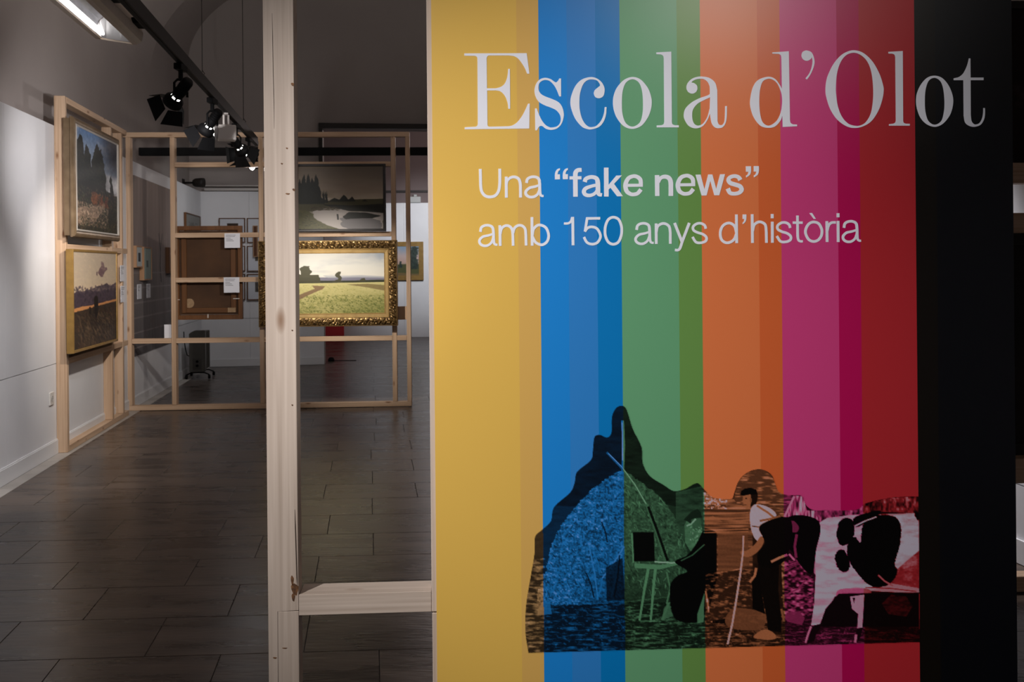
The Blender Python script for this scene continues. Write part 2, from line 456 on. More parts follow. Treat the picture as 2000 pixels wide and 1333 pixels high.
C_KERB, C_WALL, C_UP, C_RIGHT = -2.128, -2.235, -2.385, 2.83

# floor: grout bed, slate tiles laid in running bond
bm = bmesh.new(); add_shear_box(bm, -2.5, C_RIGHT + .2, -1.6, 18.0, -0.20, -0.0035)
floor = structure('floor', bm, M_GROUT)
TD, TL, TK, GAP = 0.355, 0.53, 0.05, 0.0022
row_y0 = 7.13 - 14 * TD
def tile_rows(Ya, Yb):
    i = int(math.floor((Ya - row_y0) / TD))
    while row_y0 + i * TD < Yb:
        yield i, row_y0 + i * TD; i += 1
tile_me = {}
def near_tile(c0, Y0, full):
    key = full
    bmx = bmesh.new(); add_shear_box(bmx, 0, full - GAP, 0, TD - GAP, -0.0034, 0.0, k=TK, bev=0.0012)
    if key not in tile_me:
        o = obj('tile', bmx, M_TILE, floor); tile_me[key] = o.data
    else:
        bmx.free(); o = link(bpy.data.objects.new('tile', tile_me[key]), floor)
    o.location = (c0 + WD * Y0, Y0 + TK * c0, 0.0)
    o.rotation_euler = (random.uniform(-.0006, .0006), random.uniform(-.0006, .0006), 0)
far_bm = bmesh.new()
for i, Y0 in tile_rows(1.9, 17.9):
    ph = 0.02 if i % 2 == 0 else -0.245
    ph += random.Random(i * 7 + 3).uniform(-.03, .03)
    j = math.floor((C_KERB - ph) / TL)
    while ph + j * TL < C_RIGHT + .1:
        c0 = ph + j * TL; c1 = c0 + TL; j += 1
        a = max(c0, C_KERB + .004)
        if c1 - a < .02: continue
        if Y0 > 2.4 and Y0 < 9.4 and c0 < 0.95:
            near_tile(a, Y0, round(c1 - a, 4))
        else:
            add_shear_box(far_bm, a, c1 - GAP, Y0, Y0 + TD - GAP, -0.0034, random.uniform(-.0004, 0.0002), k=TK)
ft = obj('tiles', far_bm, M_TILE, floor); ft['kind'] = 'stuff'

# pale stone kerb along the left wall, each stone a piece
bm = bmesh.new(); add_shear_box(bm, C_WALL - .02, C_KERB, -1.5, 12.6, -0.18, -0.002)
kerb = structure('trim_1', bm, M_GROUT)
y = -1.5
while y < 12.5:
    ln = 0.42
    shear_part('kerb_stone', (C_WALL + .013, C_KERB, y, min(y + ln - .003, 12.55), -0.0019, 0.0025), M_KERB, kerb, bev=.001)
    y += ln

# left wall: plaster above, white lining boards below
bm = bmesh.new(); add_shear_box(bm, C_UP - .25, C_UP, -1.6, 12.9, -0.2, 5.7)
wall_left = structure('wall_left', bm, M_GREY)
y = -1.5
while y < 12.5:
    e = min(y + 1.22, 12.58)
    shear_part('wall_panel', (C_UP + .0005, C_WALL, y, e - .0015, 0.642, 2.332), M_WHITE, wall_left)
    shear_part('wall_panel', (C_UP + .0005, C_WALL, y, e - .0015, 0.012, 0.637), M_WHITE, wall_left)
    y += 1.22
bm = bmesh.new()
add_shear_box(bm, C_WALL + .0005, C_WALL + .012, -1.5, 12.58, 0.003, 0.098)
add_shear_box(bm, C_WALL + .0005, C_WALL + .007, -1.5, 12.58, 0.0985, 0.106)
structure('baseboard_left', bm, M_SKIRT)

# right wall
bm = bmesh.new(); add_shear_box(bm, C_RIGHT, C_RIGHT + .25, -1.6, 18.0, -0.2, 5.7)
wall_right = structure('wall_right', bm, M_GREY)
y = -1.5
while y < 12.5:
    e = min(y + 1.22, 12.58)
    shear_part('wall_panel', (C_RIGHT - .04, C_RIGHT - .0005, y, e - .0015, 0.342, 2.332), M_WHITE, wall_right)
    shear_part('wall_panel', (C_RIGHT - .04, C_RIGHT - .0005, y, e - .0015, 0.012, 0.337), M_WHITE, wall_right)
    y += 1.22
bm = bmesh.new(); add_shear_box(bm, C_RIGHT - .052, C_RIGHT - .0405, -1.5, 12.58, 0.003, 0.105)
structure('baseboard_right', bm, M_SKIRT)

# back wall with a wide opening to the room beyond
BW = Fr((-4.12, 12.60, 0), math.atan(0.13))
jx = BW.hit(633, 600)[0]
def wbox(bm, fr, x0, x1, y0, y1, z0, z1, bev=0.0):
    M = Matrix.Translation(fr.o) @ Matrix.Rotation(fr.phi, 4, 'Z')
    add_box(bm, x0, x1, y0, y1, z0, z1, bev, M)
bm = bmesh.new()
wbox(bm, BW, -.45, jx, 0.02, 0.24, -.2, 5.7)
wbox(bm, BW, jx, 4.1, 0.02, 0.24, 3.19, 5.7)
wbox(bm, BW, 4.1, 6.0, 0.02, 0.24, -.2, 5.7)
wall_back = structure('wall_back', bm, M_GREY)
def wpanel(fr, x0, x1, z0, z1, y0, y1, m, parent, name='wall_panel'):
    bm = bmesh.new(); wbox(bm, fr, x0, x1, y0, y1, z0, z1); return obj(name, bm, m, parent)
xs = [-.12, .62, jx - .002]
for a, b in zip(xs, xs[1:]):
    wpanel(BW, a, b - .002, .642, 2.335, 0.0, .0195, M_WHITE, wall_back)
    wpanel(BW, a, b - .002, .012, .637, 0.0, .0195, M_WHITE, wall_back)
bm = bmesh.new(); wbox(bm, BW, -.1, jx - .002, -.012, -.0005, .003, .10); structure('baseboard_back', bm, M_SKIRT)
# dark lining round the opening, ledge above the lining boards
bm = bmesh.new()
wbox(bm, BW, jx - .05, 4.1, -.03, .0195, 3.19, 3.26); wbox(bm, BW, jx - .05, jx - .001, -.03, .0195, 2.34, 3.188)
structure('trim_2', bm, M_DARK)
bm = bmesh.new(); wbox(bm, BW, .05, jx - .06, -.05, .0195, 2.345, 2.375); wbox(bm, BW, .05, jx - .06, -.05, .0195, 2.40, 2.415)
structure('trim_3', bm, M_GREYBOX)

# far room
FW = Fr((-5.2, 17.5, 0), math.atan(0.04))
bm = bmesh.new(); wbox(bm, FW, -1, 8.8, .03, .25, -.2, 5.7); wall_far = structure('wall_far', bm, noisy('umber_plaster', (0.15, 0.115, 0.115), (0.175, 0.135, 0.13), 1.5, rough=.85))
for k in range(7):
    wpanel(FW, -1 + 1.4 * k, .398 + 1.4 * k, .003, 2.50, 0, .0295, M_WHITE, wall_far)
bm = bmesh.new(); wbox(bm, FW, 0, 8.6, -.02, .0295, 2.70, 2.735); structure('trim_4', bm, M_DARK)
bm = bmesh.new(); add_box(bm, -6.6, -6.4, 12.9, 17.9, -.2, 5.7); structure('wall_far_left', bm, M_GREY)

# barrel vaulted ceiling, a higher bay beyond the arch
ARCH_Y = 10.40
def vault_z(t, Y):
    f = math.sqrt(max(0, 1 - (2 * t - 1) ** 2))
    return 3.44 + 1.55 * f if Y < ARCH_Y else 4.05 + 1.40 * f
bm = bmesh.new()
NT = 72; rows = []
for Y in list(np.linspace(-1.79, ARCH_Y - .001, 40)) + list(np.linspace(ARCH_Y, 12.78, 12)):
    r = []
    for j in range(NT + 1):
        t = .5 - .5 * math.cos(math.pi * j / NT); c = C_UP + (C_RIGHT - C_UP) * t
        r.append(bm.verts.new((c + WD * Y, Y, vault_z(t, Y))))
    rows.append(r)
for a, b in zip(rows, rows[1:]):
    for j in range(NT): bm.faces.new((a[j], a[j + 1], b[j + 1], b[j]))
ceiling = structure('ceiling', bm, M_GREY)
bm = bmesh.new(); add_box(bm, -6.6, 3.2, 12.8, 18, 5.5, 5.7); structure('ceiling_far', bm, M_GREY)

# ================================================================== TIMBER FRAMES
def frame_thing(fr, label):
    return thing('timber_frame', label, 'timber frame', fr.o, fr.phi)

# --- front frame that carries the title panel
p = at(715, 1160, 2.06)
FF = Fr((p.x, p.y, 0), math.atan(0.0555))
front = frame_thing(FF, 'pale sawn timber frame in front carrying the striped title panel, knotty post at its left')
def fx(px, py=666, d=0.0): return FF.hit(px, py, d)[0]
def fz(px, py, d=0.0): return FF.hit(px, py, d)[1]
pxl, pxr = fx(519), fx(578.6)
zc = fz(560, 1194); xs_ = fx(542.5, 1260)
# upper post with a long tenon running down on the left, lower block beside it
bm = bmesh.new(); add_prism(bm, [(pxl, 0.003), (xs_ - .0006, 0.003), (xs_ - .0006, zc), (pxr, zc), (pxr, 2.5), (pxl, 2.5)], 0, .046)
bmesh.ops.bevel(bm, geom=bm.edges[:], offset=.0008, segments=1, affect='EDGES')
po = obj('post', bm, M_PINE_PALE, front)
lumber('post', xs_ + .0006, pxr, 0.0004, .046, .003, zc - .0014, front, M_PINE_PALE, .0008)
# drying crack and knots in the post
def crack(pts, w):
    bm = bmesh.new(); loc = [FF.hit(a, b) for a, b in pts]
    L, R = offset(loc, [w * q for q in ([.3] + [1] * (len(pts) - 2) + [.2])])
    add_prism(bm, L + R[::-1], -.0003, .0006); obj('crack', bm, M_CRACK, po)
M_CRACK = mat('crack_shadow', (0.035, 0.02, 0.013), .9)
M_KNOT = noisy('knot_wood', (0.035, 0.014, 0.007), (0.25, 0.11, 0.04), 90, rough=.7)
crack([(531.5, 26), (532.5, 75), (533.5, 140), (535, 200), (535.5, 252)], .0011)
crack([(576, 996), (577, 1030), (578.5, 1080), (580, 1130), (581, 1150)], .0022)
def knot(px, py, rx, rz):
    x, z = FF.hit(px, py); bm = bmesh.new()
    q = [(x + rx * math.cos(t) * (1 + .25 * math.sin(3 * t)), z + rz * math.sin(t) * (1 + .2 * math.cos(2 * t + 1))) for t in np.linspace(0, 6.283, 15)[:-1]]
    add_prism(bm, q, -.0003, .001); obj('knot', bm, M_KNOT, po)
knot(576, 1152, .0075, .014); knot(573, 1168, .0035, .009); knot(571, 1135, .003, .012); knot(571.5, 165, .0032, .004); knot(560.5, 290, .0022, .002); knot(550.5, 320, .0022, .002)
knot(562, 379, .0045, .002); knot(574, 371, .003, .003); knot(537, 1286, .004, .002); knot(556, 1267, .005, .0012); knot(571, 646, .0018, .0018); knot(571, 792, .0018, .002)
xpost = fx(838.5)
zr1, zr0 = fz(715, 1159), fz(715, 1199.5)
lumber('rail', pxr + .0006, xpost - .0006, .0002, .071, zr0, zr1, front, M_PINE_PALE, .0008)
lumber('post', xpost, xpost + .070, 0, .046, zr0 - .0005, 2.5, front, M_PINE_PALE, .0015)
lumber('post', xpost + .001, xpost + .070, 0.0004, .046, .003, zr0 - .003, front, M_PINE_PALE, .0015)
xR = fx(1981.5)
lumber('post', xR - .085, xR - .015, 0, .046, .003, 2.5, front, M_PINE_PALE)
lumber('rail', xpost + .071, xR - .086, 0, .045, zr0, zr1, front, M_PINE_PALE)
lumber('rail', xpost + .071, xR - .086, 0, .045, 2.43, 2.475, front, M_PINE_PALE)
lumber('rail', pxr + .001, xpost - .001, 0, .045, 2.43, 2.475, front, M_PINE_PALE)

# --- left frame along the white wall
LF = Fr((-2.16 + WD * 6.75, 6.75, 0), WALLROT)
leftf = frame_thing(LF, 'tall timber frame standing along the left white wall, two landscapes hung on it')
LFT = 2.545
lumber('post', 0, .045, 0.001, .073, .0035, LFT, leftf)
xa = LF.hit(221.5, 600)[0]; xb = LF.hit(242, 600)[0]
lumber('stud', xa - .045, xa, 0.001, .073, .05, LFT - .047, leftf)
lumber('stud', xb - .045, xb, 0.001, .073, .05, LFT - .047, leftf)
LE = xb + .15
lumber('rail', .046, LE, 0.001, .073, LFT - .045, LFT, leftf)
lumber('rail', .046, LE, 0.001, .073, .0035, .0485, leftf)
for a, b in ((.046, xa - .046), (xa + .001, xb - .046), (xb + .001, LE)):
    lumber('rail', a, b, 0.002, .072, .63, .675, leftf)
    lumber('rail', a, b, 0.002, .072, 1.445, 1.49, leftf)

# --- back frame across the room
BF = Fr((-3.50, 8.73, 0), math.atan(0.05))
backf = frame_thing(BF, 'wide open timber frame across the back of the room carrying the gilt field painting')
def bx(px, py=530): return BF.hit(px, py)[0]
def bz(px, py): return BF.hit(px, py)[1]
BT = bz(300, 258.5); th_ = .045
xE0, xE1 = bx(248), bx(802)
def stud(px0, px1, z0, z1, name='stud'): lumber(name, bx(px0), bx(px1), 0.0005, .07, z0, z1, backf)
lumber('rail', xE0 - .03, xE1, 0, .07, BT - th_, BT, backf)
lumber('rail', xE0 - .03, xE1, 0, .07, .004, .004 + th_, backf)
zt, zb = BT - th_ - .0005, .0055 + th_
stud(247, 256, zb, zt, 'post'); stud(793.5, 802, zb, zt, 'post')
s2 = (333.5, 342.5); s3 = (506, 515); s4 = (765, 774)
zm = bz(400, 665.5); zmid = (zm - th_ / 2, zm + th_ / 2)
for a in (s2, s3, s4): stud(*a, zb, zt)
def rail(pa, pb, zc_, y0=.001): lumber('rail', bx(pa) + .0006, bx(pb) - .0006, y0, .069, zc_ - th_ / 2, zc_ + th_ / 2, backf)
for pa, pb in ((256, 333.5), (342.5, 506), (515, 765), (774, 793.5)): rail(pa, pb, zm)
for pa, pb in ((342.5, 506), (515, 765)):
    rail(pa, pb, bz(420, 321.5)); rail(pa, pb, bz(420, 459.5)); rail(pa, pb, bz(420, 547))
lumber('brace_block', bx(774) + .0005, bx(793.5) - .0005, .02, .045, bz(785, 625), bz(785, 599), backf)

# --- right frame behind the title panel
RF = Fr((1.40, 3.69, 0), math.atan(0.05))
rightf = frame_thing(RF, 'timber frame behind the right edge of the title panel, dark canvases between its rails')
def rz(px, py): return RF.hit(px, py)[1]
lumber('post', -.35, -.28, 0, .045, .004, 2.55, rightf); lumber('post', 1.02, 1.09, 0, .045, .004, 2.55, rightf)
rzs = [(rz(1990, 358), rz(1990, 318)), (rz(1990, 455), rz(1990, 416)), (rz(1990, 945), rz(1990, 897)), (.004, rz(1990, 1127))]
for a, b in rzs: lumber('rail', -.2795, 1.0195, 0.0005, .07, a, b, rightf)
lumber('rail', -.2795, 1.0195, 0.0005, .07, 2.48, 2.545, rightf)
# ================================================================== TITLE PANEL
PT = 0.006                                              # board thickness, its face at local y = 0 of PF
PF = Fr(FF.o - FF.ey * (PT + .001), FF.phi)
panel = thing('title_panel', 'large vertical title panel with rainbow stripes, white lettering and a farm photograph', 'sign panel', PF.o, PF.phi)
def px_(px, py=666): return PF.hit(px, py)[0]
LM = {'v': M_VINYL}
STR = [  # left edge px at y=666, albedo
    (848.0, (0.800, 0.500, 0.098)), (1014.0, (0.735, 0.440, 0.112)),
    (1057.0, (0.012, 0.250, 0.720)), (1112.0, (0.030, 0.235, 0.640)), (1168.0, (0.001, 0.205, 0.560)),
    (1215.5, (0.142, 0.390, 0.196)), (1327.0, (0.150, 0.315, 0.075)),
    (1372.5, (0.800, 0.205, 0.066)), (1484.0, (0.720, 0.140, 0.036)),
    (1528.0, (0.660, 0.054, 0.220)), (1639.0, (0.500, 0.003, 0.092)),
    (1682.5, (0.470, 0.022, 0.030)), (1791.0, (0.005, 0.0032, 0.002)), (1832.0, (0.0018, 0.002, 0.0036)), (1981.5, None)]
def gloss(name, col):
    m = mat(name, col, 0.34, 0, 0.5)
    nt = m.node_tree; b = nt.nodes['Principled BSDF']
    n = nt.nodes.new('ShaderNodeTexNoise'); n.inputs['Scale'].default_value = 900
    tc = nt.nodes.new('ShaderNodeTexCoord'); nt.links.new(tc.outputs['Object'], n.inputs['Vector'])
    bp = nt.nodes.new('ShaderNodeBump'); bp.inputs['Strength'].default_value = 0.05; bp.inputs['Distance'].default_value = .001
    nt.links.new(n.outputs['Fac'], bp.inputs['Height']); nt.links.new(bp.outputs[0], b.inputs['Normal'])
    return m
smats = [gloss('stripe_%d' % i, c) for i, (_, c) in enumerate(STR[:-1])]
sx = [px_(a) for a, _ in STR]
PZ0, PZ1 = 0.22, 2.40
bm = bmesh.new()
vt = [[bm.verts.new((x, y, z)) for x in sx] for y, z in ((0, PZ0), (0, PZ1), (PT, PZ1), (PT, PZ0))]
n_ = len(sx)
for k in range(4):
    for i in range(n_ - 1):
        f = bm.faces.new((vt[k][i], vt[k][i + 1], vt[(k + 1) % 4][i + 1], vt[(k + 1) % 4][i])); f.material_index = i
f = bm.faces.new([vt[k][0] for k in range(4)]); f.material_index = 0
f = bm.faces.new([vt[k][-1] for k in range(4)]); f.material_index = n_ - 2
obj('board', bm, smats, panel)

# ---- lettering, traced as outlines: crops of the photograph at 6.667x, (x, y[, 1 = corner])
S = 300 / 2000.0
def contour(pts, org, smooth=True):
    P = [(org[0] + p[0] * S, org[1] + p[1] * S) for p in pts]
    if not smooth: return P
    cor = [len(p) > 2 for p in pts]
    if not any(cor): return catmull(P, True, 6)
    k = cor.index(True); P = P[k:] + P[:k]; cor = cor[k:] + cor[:k]
    P.append(P[0]); cor.append(True); out = []; i = 0
    while i < len(P) - 1:
        j = i + 1
        while not cor[j]: j += 1
        seg = catmull(P[i:j + 1], False, 6) if j - i > 1 else P[i:j + 1]
        out += seg[:-1]; i = j
    return out
pending = []
def letter(contours):
    cu = bpy.data.curves.new('letter', 'CURVE'); cu.dimensions = '2D'; cu.fill_mode = 'BOTH'; cu.extrude = 0.0003
    for C in contours:
        sp = cu.splines.new('POLY'); sp.points.add(len(C) - 1); sp.use_cyclic_u = True
        for q, (a, b) in zip(sp.points, C):
            x, z = PF.hit(a, b); q.co = (x, z, 0, 1)
    o = bpy.data.objects.new('letter_outline', cu); COL.objects.link(o); pending.append(o)
def L_(*cs, org): letter([contour(c, org) for c in cs])
O3, O4, O5, O6 = (890, 80), (1140, 80), (1440, 80), (1700, 80)
L_([(112,163,1),(925,160,1),(960,428,1),(930,428,1),(905,365),(862,292),(812,230),(760,200),(690,190,1),(430,190,1),(412,202),(403,228,1),(408,618,1),(520,618,1),(585,600),(635,560),(665,495),(678,430),(683,365,1),(706,365,1),(710,885,1),(684,885,1),(678,820),(655,745),(620,690),(575,655),(520,645,1),(410,646,1),(414,1092,1),(420,1110),(438,1118,1),(690,1112,1),(740,1100),(800,1060),(860,985),(905,900),(942,818,1),(964,818,1),(958,1142,1),(118,1152,1),(116,1125,1),(255,1118,1),(278,1108),(288,1082,1),(283,235,1),(276,208),(252,195,1),(112,193,1)], org=O3)
L_([(1348,490,1),(1372,490,1),(1372,724,1),(1348,724,1),(1320,650),(1285,585),(1230,527),(1175,510),(1130,518),(1095,545),(1078,590),(1080,640),(1110,690),(1170,725),(1250,755),(1340,800),(1390,870),(1408,970),(1380,1075),(1320,1140),(1240,1160),(1175,1145),(1135,1115),(1105,1108),(1078,1128),(1060,1165,1),(1036,1165,1),(1032,880,1),(1055,880,1),(1085,960),(1125,1040),(1170,1095),(1215,1122),(1250,1128),(1315,1115),(1355,1075),(1368,1015),(1355,960),(1310,905),(1240,870),(1160,840),(1085,795),(1040,725),(1026,640),(1050,555),(1100,500),(1165,481),(1235,497),(1275,525),(1308,540),(1335,515)], org=O3)
L_([(80,472),(160,485),(230,535),(268,605),(270,670),(252,722),(205,747),(155,735),(132,690),(142,645),(180,610),(212,585,1),(208,560),(170,515),(100,502),(50,512),(8,545),(-25,605),(-50,700),(-56,800),(-52,890),(-30,990),(10,1070),(60,1115),(105,1123),(165,1105),(225,1040),(262,950),(273,862,1),(298,862,1),(290,960),(260,1050),(200,1120),(100,1153),(33,1145),(-27,1115),(-107,1020),(-157,900),(-174,800),(-157,700),(-107,585),(-27,505)], org=O4)
o_out = [(635,470),(740,503),(830,605),(873,710),(886,805),(870,910),(825,1015),(745,1110),(630,1147),(520,1110),(435,1010),(393,905),(380,800),(392,705),(435,605),(525,508)]
o_in = [(635,500),(715,540),(757,640),(771,790),(765,950),(728,1065),(635,1117),(548,1070),(505,950),(497,800),(508,650),(552,542)]
L_(o_out, o_in, org=O4)
L_([(945,150,1),(1140,140,1),(1148,1060,1),(1156,1086),(1185,1099,1),(1238,1099,1),(1238,1127,1),(950,1127,1),(950,1102,1),(1012,1098,1),(1038,1086),(1048,1055,1),(1042,230,1),(1034,195),(1005,177,1),(945,173,1)], org=O4)
L_([(1840,850,1),(1865,850,1),(1862,980),(1850,1060),(1815,1120),(1760,1138),(1705,1125),(1665,1070),(1642,950,1),(1610,1030),(1550,1110),(1460,1140),(1370,1110),(1315,1030),(1302,960),(1325,880),(1400,805),(1500,750),(1600,715),(1641,694,1),(1642,640),(1636,585),(1612,535),(1570,502),(1530,494),(1470,500),(1420,522),(1403,543,1),(1440,552),(1475,585),(1478,635),(1450,675),(1405,687),(1360,665),(1337,615),(1350,555),(1400,500),(1470,470),(1550,465),(1640,485),(1710,545),(1738,640,1),(1742,1045,1),(1755,1083),(1780,1098),(1810,1088),(1832,1045),(1838,960)],
   [(1645,735,1),(1560,775),(1480,820),(1425,890),(1412,960),(1420,1040),(1450,1090),(1500,1103),(1560,1070),(1610,990),(1640,880,1)], org=O4)
L_([(455,150,1),(670,135,1),(685,1030,1),(694,1068),(722,1087,1),(778,1090,1),(778,1112,1),(590,1122,1),(585,975,1),(560,1040),(490,1115),(400,1133),(300,1105),(215,1000),(172,875),(166,770),(200,610),(270,510),(400,467),(490,495),(550,570),(580,625,1),(574,230,1),(566,188),(540,170,1),(455,166,1)],
   [(395,495),(330,530),(298,620),(287,720),(287,850),(300,970),(330,1060),(390,1103),(450,1090),(520,1030),(565,930),(582,820),(580,720),(560,640),(515,550),(455,503)], org=O5)
L_([(905,125),(960,145),(990,195),(1005,270),(990,350),(950,440),(905,505,1),(887,488,1),(935,425),(965,350),(978,270),(970,213,1),(948,243),(905,260),(860,245),(835,200),(845,150),(875,130)], org=O5)
L_([(1520,122),(1640,158),(1760,270),(1850,430),(1895,570),(1905,640),(1890,750),(1840,900),(1750,1040),(1640,1112),(1530,1135),(1420,1112),(1300,1025),(1210,890),(1160,740),(1147,630),(1168,480),(1240,320),(1330,205),(1420,145)],
   [(1512,155),(1610,187),(1695,275),(1747,420),(1768,620),(1763,800),(1735,950),(1675,1055),(1605,1100),(1530,1106),(1440,1075),(1360,985),(1308,850),(1286,700),(1282,600),(1296,430),(1340,285),(1412,190)], org=O5)
L_([(232,143,1),(420,132,1),(425,1040,1),(433,1066),(460,1079,1),(512,1080,1),(512,1105,1),(240,1105,1),(240,1085,1),(292,1079,1),(320,1066),(330,1038,1),(322,210,1),(311,180),(285,167,1),(232,165,1)], org=O6)
L_([(830,453),(930,482),(1010,570),(1060,680),(1077,780),(1062,890),(1020,990),(935,1085),(835,1120),(730,1085),(650,1000),(606,885),(593,780),(606,680),(655,570),(735,482)],
   [(830,482),(905,520),(946,620),(963,790),(955,930),(920,1045),(835,1092),(755,1045),(716,930),(707,780),(718,630),(758,520)], org=O6)
L_([(1280,228,1),(1300,228,1),(1303,478,1),(1472,478,1),(1472,512,1),(1303,512,1),(1305,960,1),(1315,1040),(1342,1080),(1375,1088),(1420,1068),(1452,1010),(1466,940),(1468,875,1),(1490,875,1),(1490,960),(1475,1030),(1430,1095),(1350,1120),(1280,1105),(1230,1060),(1213,975,1),(1208,512,1),(1082,512,1),(1082,488,1),(1150,470),(1205,425),(1245,350),(1266,290)], org=O6)

def strokes(lst, org, polys=()):
    """sans letters: strokes (path, width or widths) joined in one mesh, plus straight polygons"""
    bm = bmesh.new()
    nf = [0]
    def face(P):
        nf[0] += 1; Q = [PF.hit(a, b) for a, b in P]; add_prism(bm, Q, -.0006 - .00006 * nf[0], -.00005)
    for ns, it in enumerate(lst):
        yf = -.0006 - .00009 * ns; nf[0] = ns + 1
        path, w = it[0], it[1]; sm = len(path) > 2; closed = len(it) > 2
        W = list(w) if isinstance(w, (list, tuple)) else [w] * len(path)
        P = [(org[0] + a * S, org[1] + b * S) for a, b in path]; W = [q * S for q in W]
        if sm:
            n = 6; Pm = catmull(P, closed, n)
            Wm = [W[i // n] + ((W[(i // n + 1) % len(W)] - W[i // n]) * (i % n) / n if (closed or i // n + 1 < len(W)) else 0) for i in range(len(Pm))]
            if closed: Pm.append(Pm[0]); Wm.append(Wm[0])
        else: Pm, Wm = P, W
        if closed:
            A = [np.array(p) for p in Pm[:-1]]; N = len(A); L, R = [], []
            for i in range(N):
                d = A[(i + 1) % N] - A[i - 1]; d /= np.linalg.norm(d); nn = np.array((d[1], -d[0]))
                L.append(tuple(A[i] + nn * Wm[i] / 2)); R.append(tuple(A[i] - nn * Wm[i] / 2))
            L.append(L[0]); R.append(R[0])
        else: L, R = offset(Pm, Wm)
        Lh, Rh = [PF.hit(*p) for p in L], [PF.hit(*p) for p in R]
        ring = [[bm.verts.new((x, y, z)) for (x, z) in H] for H, y in ((Lh, yf), (Rh, yf), (Rh, -.00005), (Lh, -.00005))]
        for k in range(4):
            for i in range(len(L) - 1):
                bm.faces.new((ring[k][i], ring[k][i + 1], ring[(k + 1) % 4][i + 1], ring[(k + 1) % 4][i]))
        if not closed:
            for e in (0, -1): bm.faces.new([ring[k][e] for k in range(4)])
    for pl in polys: face(contour(pl, org))
    return obj('letter', bm, M_VINYL, panel)
A, B, Cc = (920, 310), (1200, 310), (1400, 400)
sh = lambda pts, dx, dy: [(p[0] + dx, p[1] + dy) + tuple(p[2:]) for p in pts]
strokes([([(120,135),(123,250),(126,355),(140,430),(182,483),(245,500),(313,483),(355,430),(372,350),(375,240),(374,132)], 38)], A)
arch = [(460,350),(475,285),(520,246),(575,241),(622,268),(641,330),(644,420),(645,508)]
strokes([([(458,235),(460,510)], 38), (arch, [30,33,36,37,38,38,38,38])], A)
a_top = [(722,318),(735,268),(782,241),(840,240),(882,266),(893,325),(895,400),(902,465),(922,486),(945,487)]
a_bowl = [(892,345),(835,365),(765,382),(716,425),(718,470),(762,500),(820,497),(868,462),(893,395)]
strokes([(a_top, [38,37,36,36,38,38,38,36,30,30]), (a_bowl, [30,34,36,38,38,36,36,34,28])], A)
q = [(1092,272,1),(1158,270,1),(1158,205,1),(1128,205,1),(1130,185),(1142,160),(1158,150,1),(1158,125,1),(1120,140),(1098,175),(1091,215)]
strokes([], A, [q, sh(q, 103, -2)])
strokes([([(1360,497),(1359,350),(1358,230),(1363,180),(1390,152),(1440,147)], [60,60,60,60,54,50]), ([(1282,252),(1438,250)], 42)], A)
strokes([([(1480,305),(1494,266),(1540,244),(1590,242),(1635,262),(1650,312),(1653,400),(1662,462),(1705,474)], [56,52,50,50,56,60,60,50,44]),
         ([(1648,342),(1575,358),(1495,388),(1470,430),(1490,470),(1550,480),(1610,455),(1648,400)], [40,42,50,55,50,44,42,35])], A)
strokes([([(1760,118),(1762,495)], 60)], A, [[(1788,345,1),(1890,222,1),(1966,218,1),(1788,408,1)], [(1808,372,1),(1858,325,1),(1978,490,1),(1902,492,1)]])
e1 = ([(345,352),(337,275),(292,236),(240,231),(180,260),(144,340),(158,420),(200,457),(245,467),(302,453),(346,402)], [52,54,50,48,54,58,57,50,48,50,52])
strokes([([(150,349),(370,347)], 40), e1], B)
strokes([([(555,215),(558,488)], 58), ([(572,310),(600,256),(650,236),(705,250),(732,300),(735,390),(735,487)], [40,46,52,58,60,60,60])], B)
strokes([([(832,342),(1052,340)], 40), (sh(e1[0], 682, -7), e1[1])], B)
strokes([], B, [[(1055,210,1),(1122,208,1),(1172,400,1),(1220,207,1),(1275,207,1),(1325,395,1),(1375,205,1),(1440,203,1),(1365,478,1),(1300,478,1),(1248,290,1),(1200,480,1),(1135,482,1)]])
strokes([([(1640,280),(1616,244),(1565,228),(1508,243),(1484,280),(1510,318),(1570,338),(1632,360),(1656,402),(1628,442),(1565,458),(1505,446),(1476,390)], [60,52,48,50,54,56,56,56,58,52,48,52,60])], B)
q = [(1710,100,1),(1778,100,1),(1778,165),(1762,213),(1715,248,1),(1712,222,1),(1735,205),(1745,172,1),(1712,172,1)]
strokes([], B, [q, sh(q, 102, -2)])
# second line
W2 = 35
at2 = [(122,955),(134,900),(178,873),(235,871),(279,897),(291,955),(294,1050),(301,1102),(322,1122),(345,1121)]
ab2 = [(290,980),(230,1000),(155,1018),(112,1062),(118,1107),(160,1134),(215,1132),(265,1094),(291,1020)]
wa, wb = [36,35,34,34,36,36,36,33,28,28], [28,31,33,35,35,34,33,31,26]
strokes([(at2, wa), (ab2, wb)], A)
strokes([([(375,868),(380,1138)], 36), ([(380,985),(398,912),(445,876),(495,880),(532,918),(543,985),(546,1060),(548,1136)], W2), ([(547,970),(565,908),(612,872),(665,876),(704,915),(713,985),(715,1060),(717,1133)], W2)], A)
strokes([([(793,762),(796,1135)], 36), ([(797,1010),(812,925),(862,872),(920,870),(980,908),(1010,995),(996,1070),(950,1115),(900,1121),(838,1088),(799,1015)], W2)], A)
strokes([([(1324,760),(1328,1130)], 36), ([(1210,846),(1265,843),(1300,818),(1317,765)], 30)], A)
strokes([([(1682,778),(1500,780)], 34), ([(1513,768),(1484,952)], 34), ([(1480,950),(1520,903),(1575,890),(1640,913),(1681,985),(1680,1040),(1640,1097),(1575,1115),(1510,1092),(1470,1022)], 34)], A)
strokes([([(1853,764),(1920,792),(1955,870),(1962,945),(1950,1020),(1915,1090),(1853,1116),(1790,1090),(1752,1015),(1744,940),(1754,865),(1790,792)], W2, True)], A)
strokes([(sh(at2, 167, -25), wa), (sh(ab2, 167, -26), wb)], B)
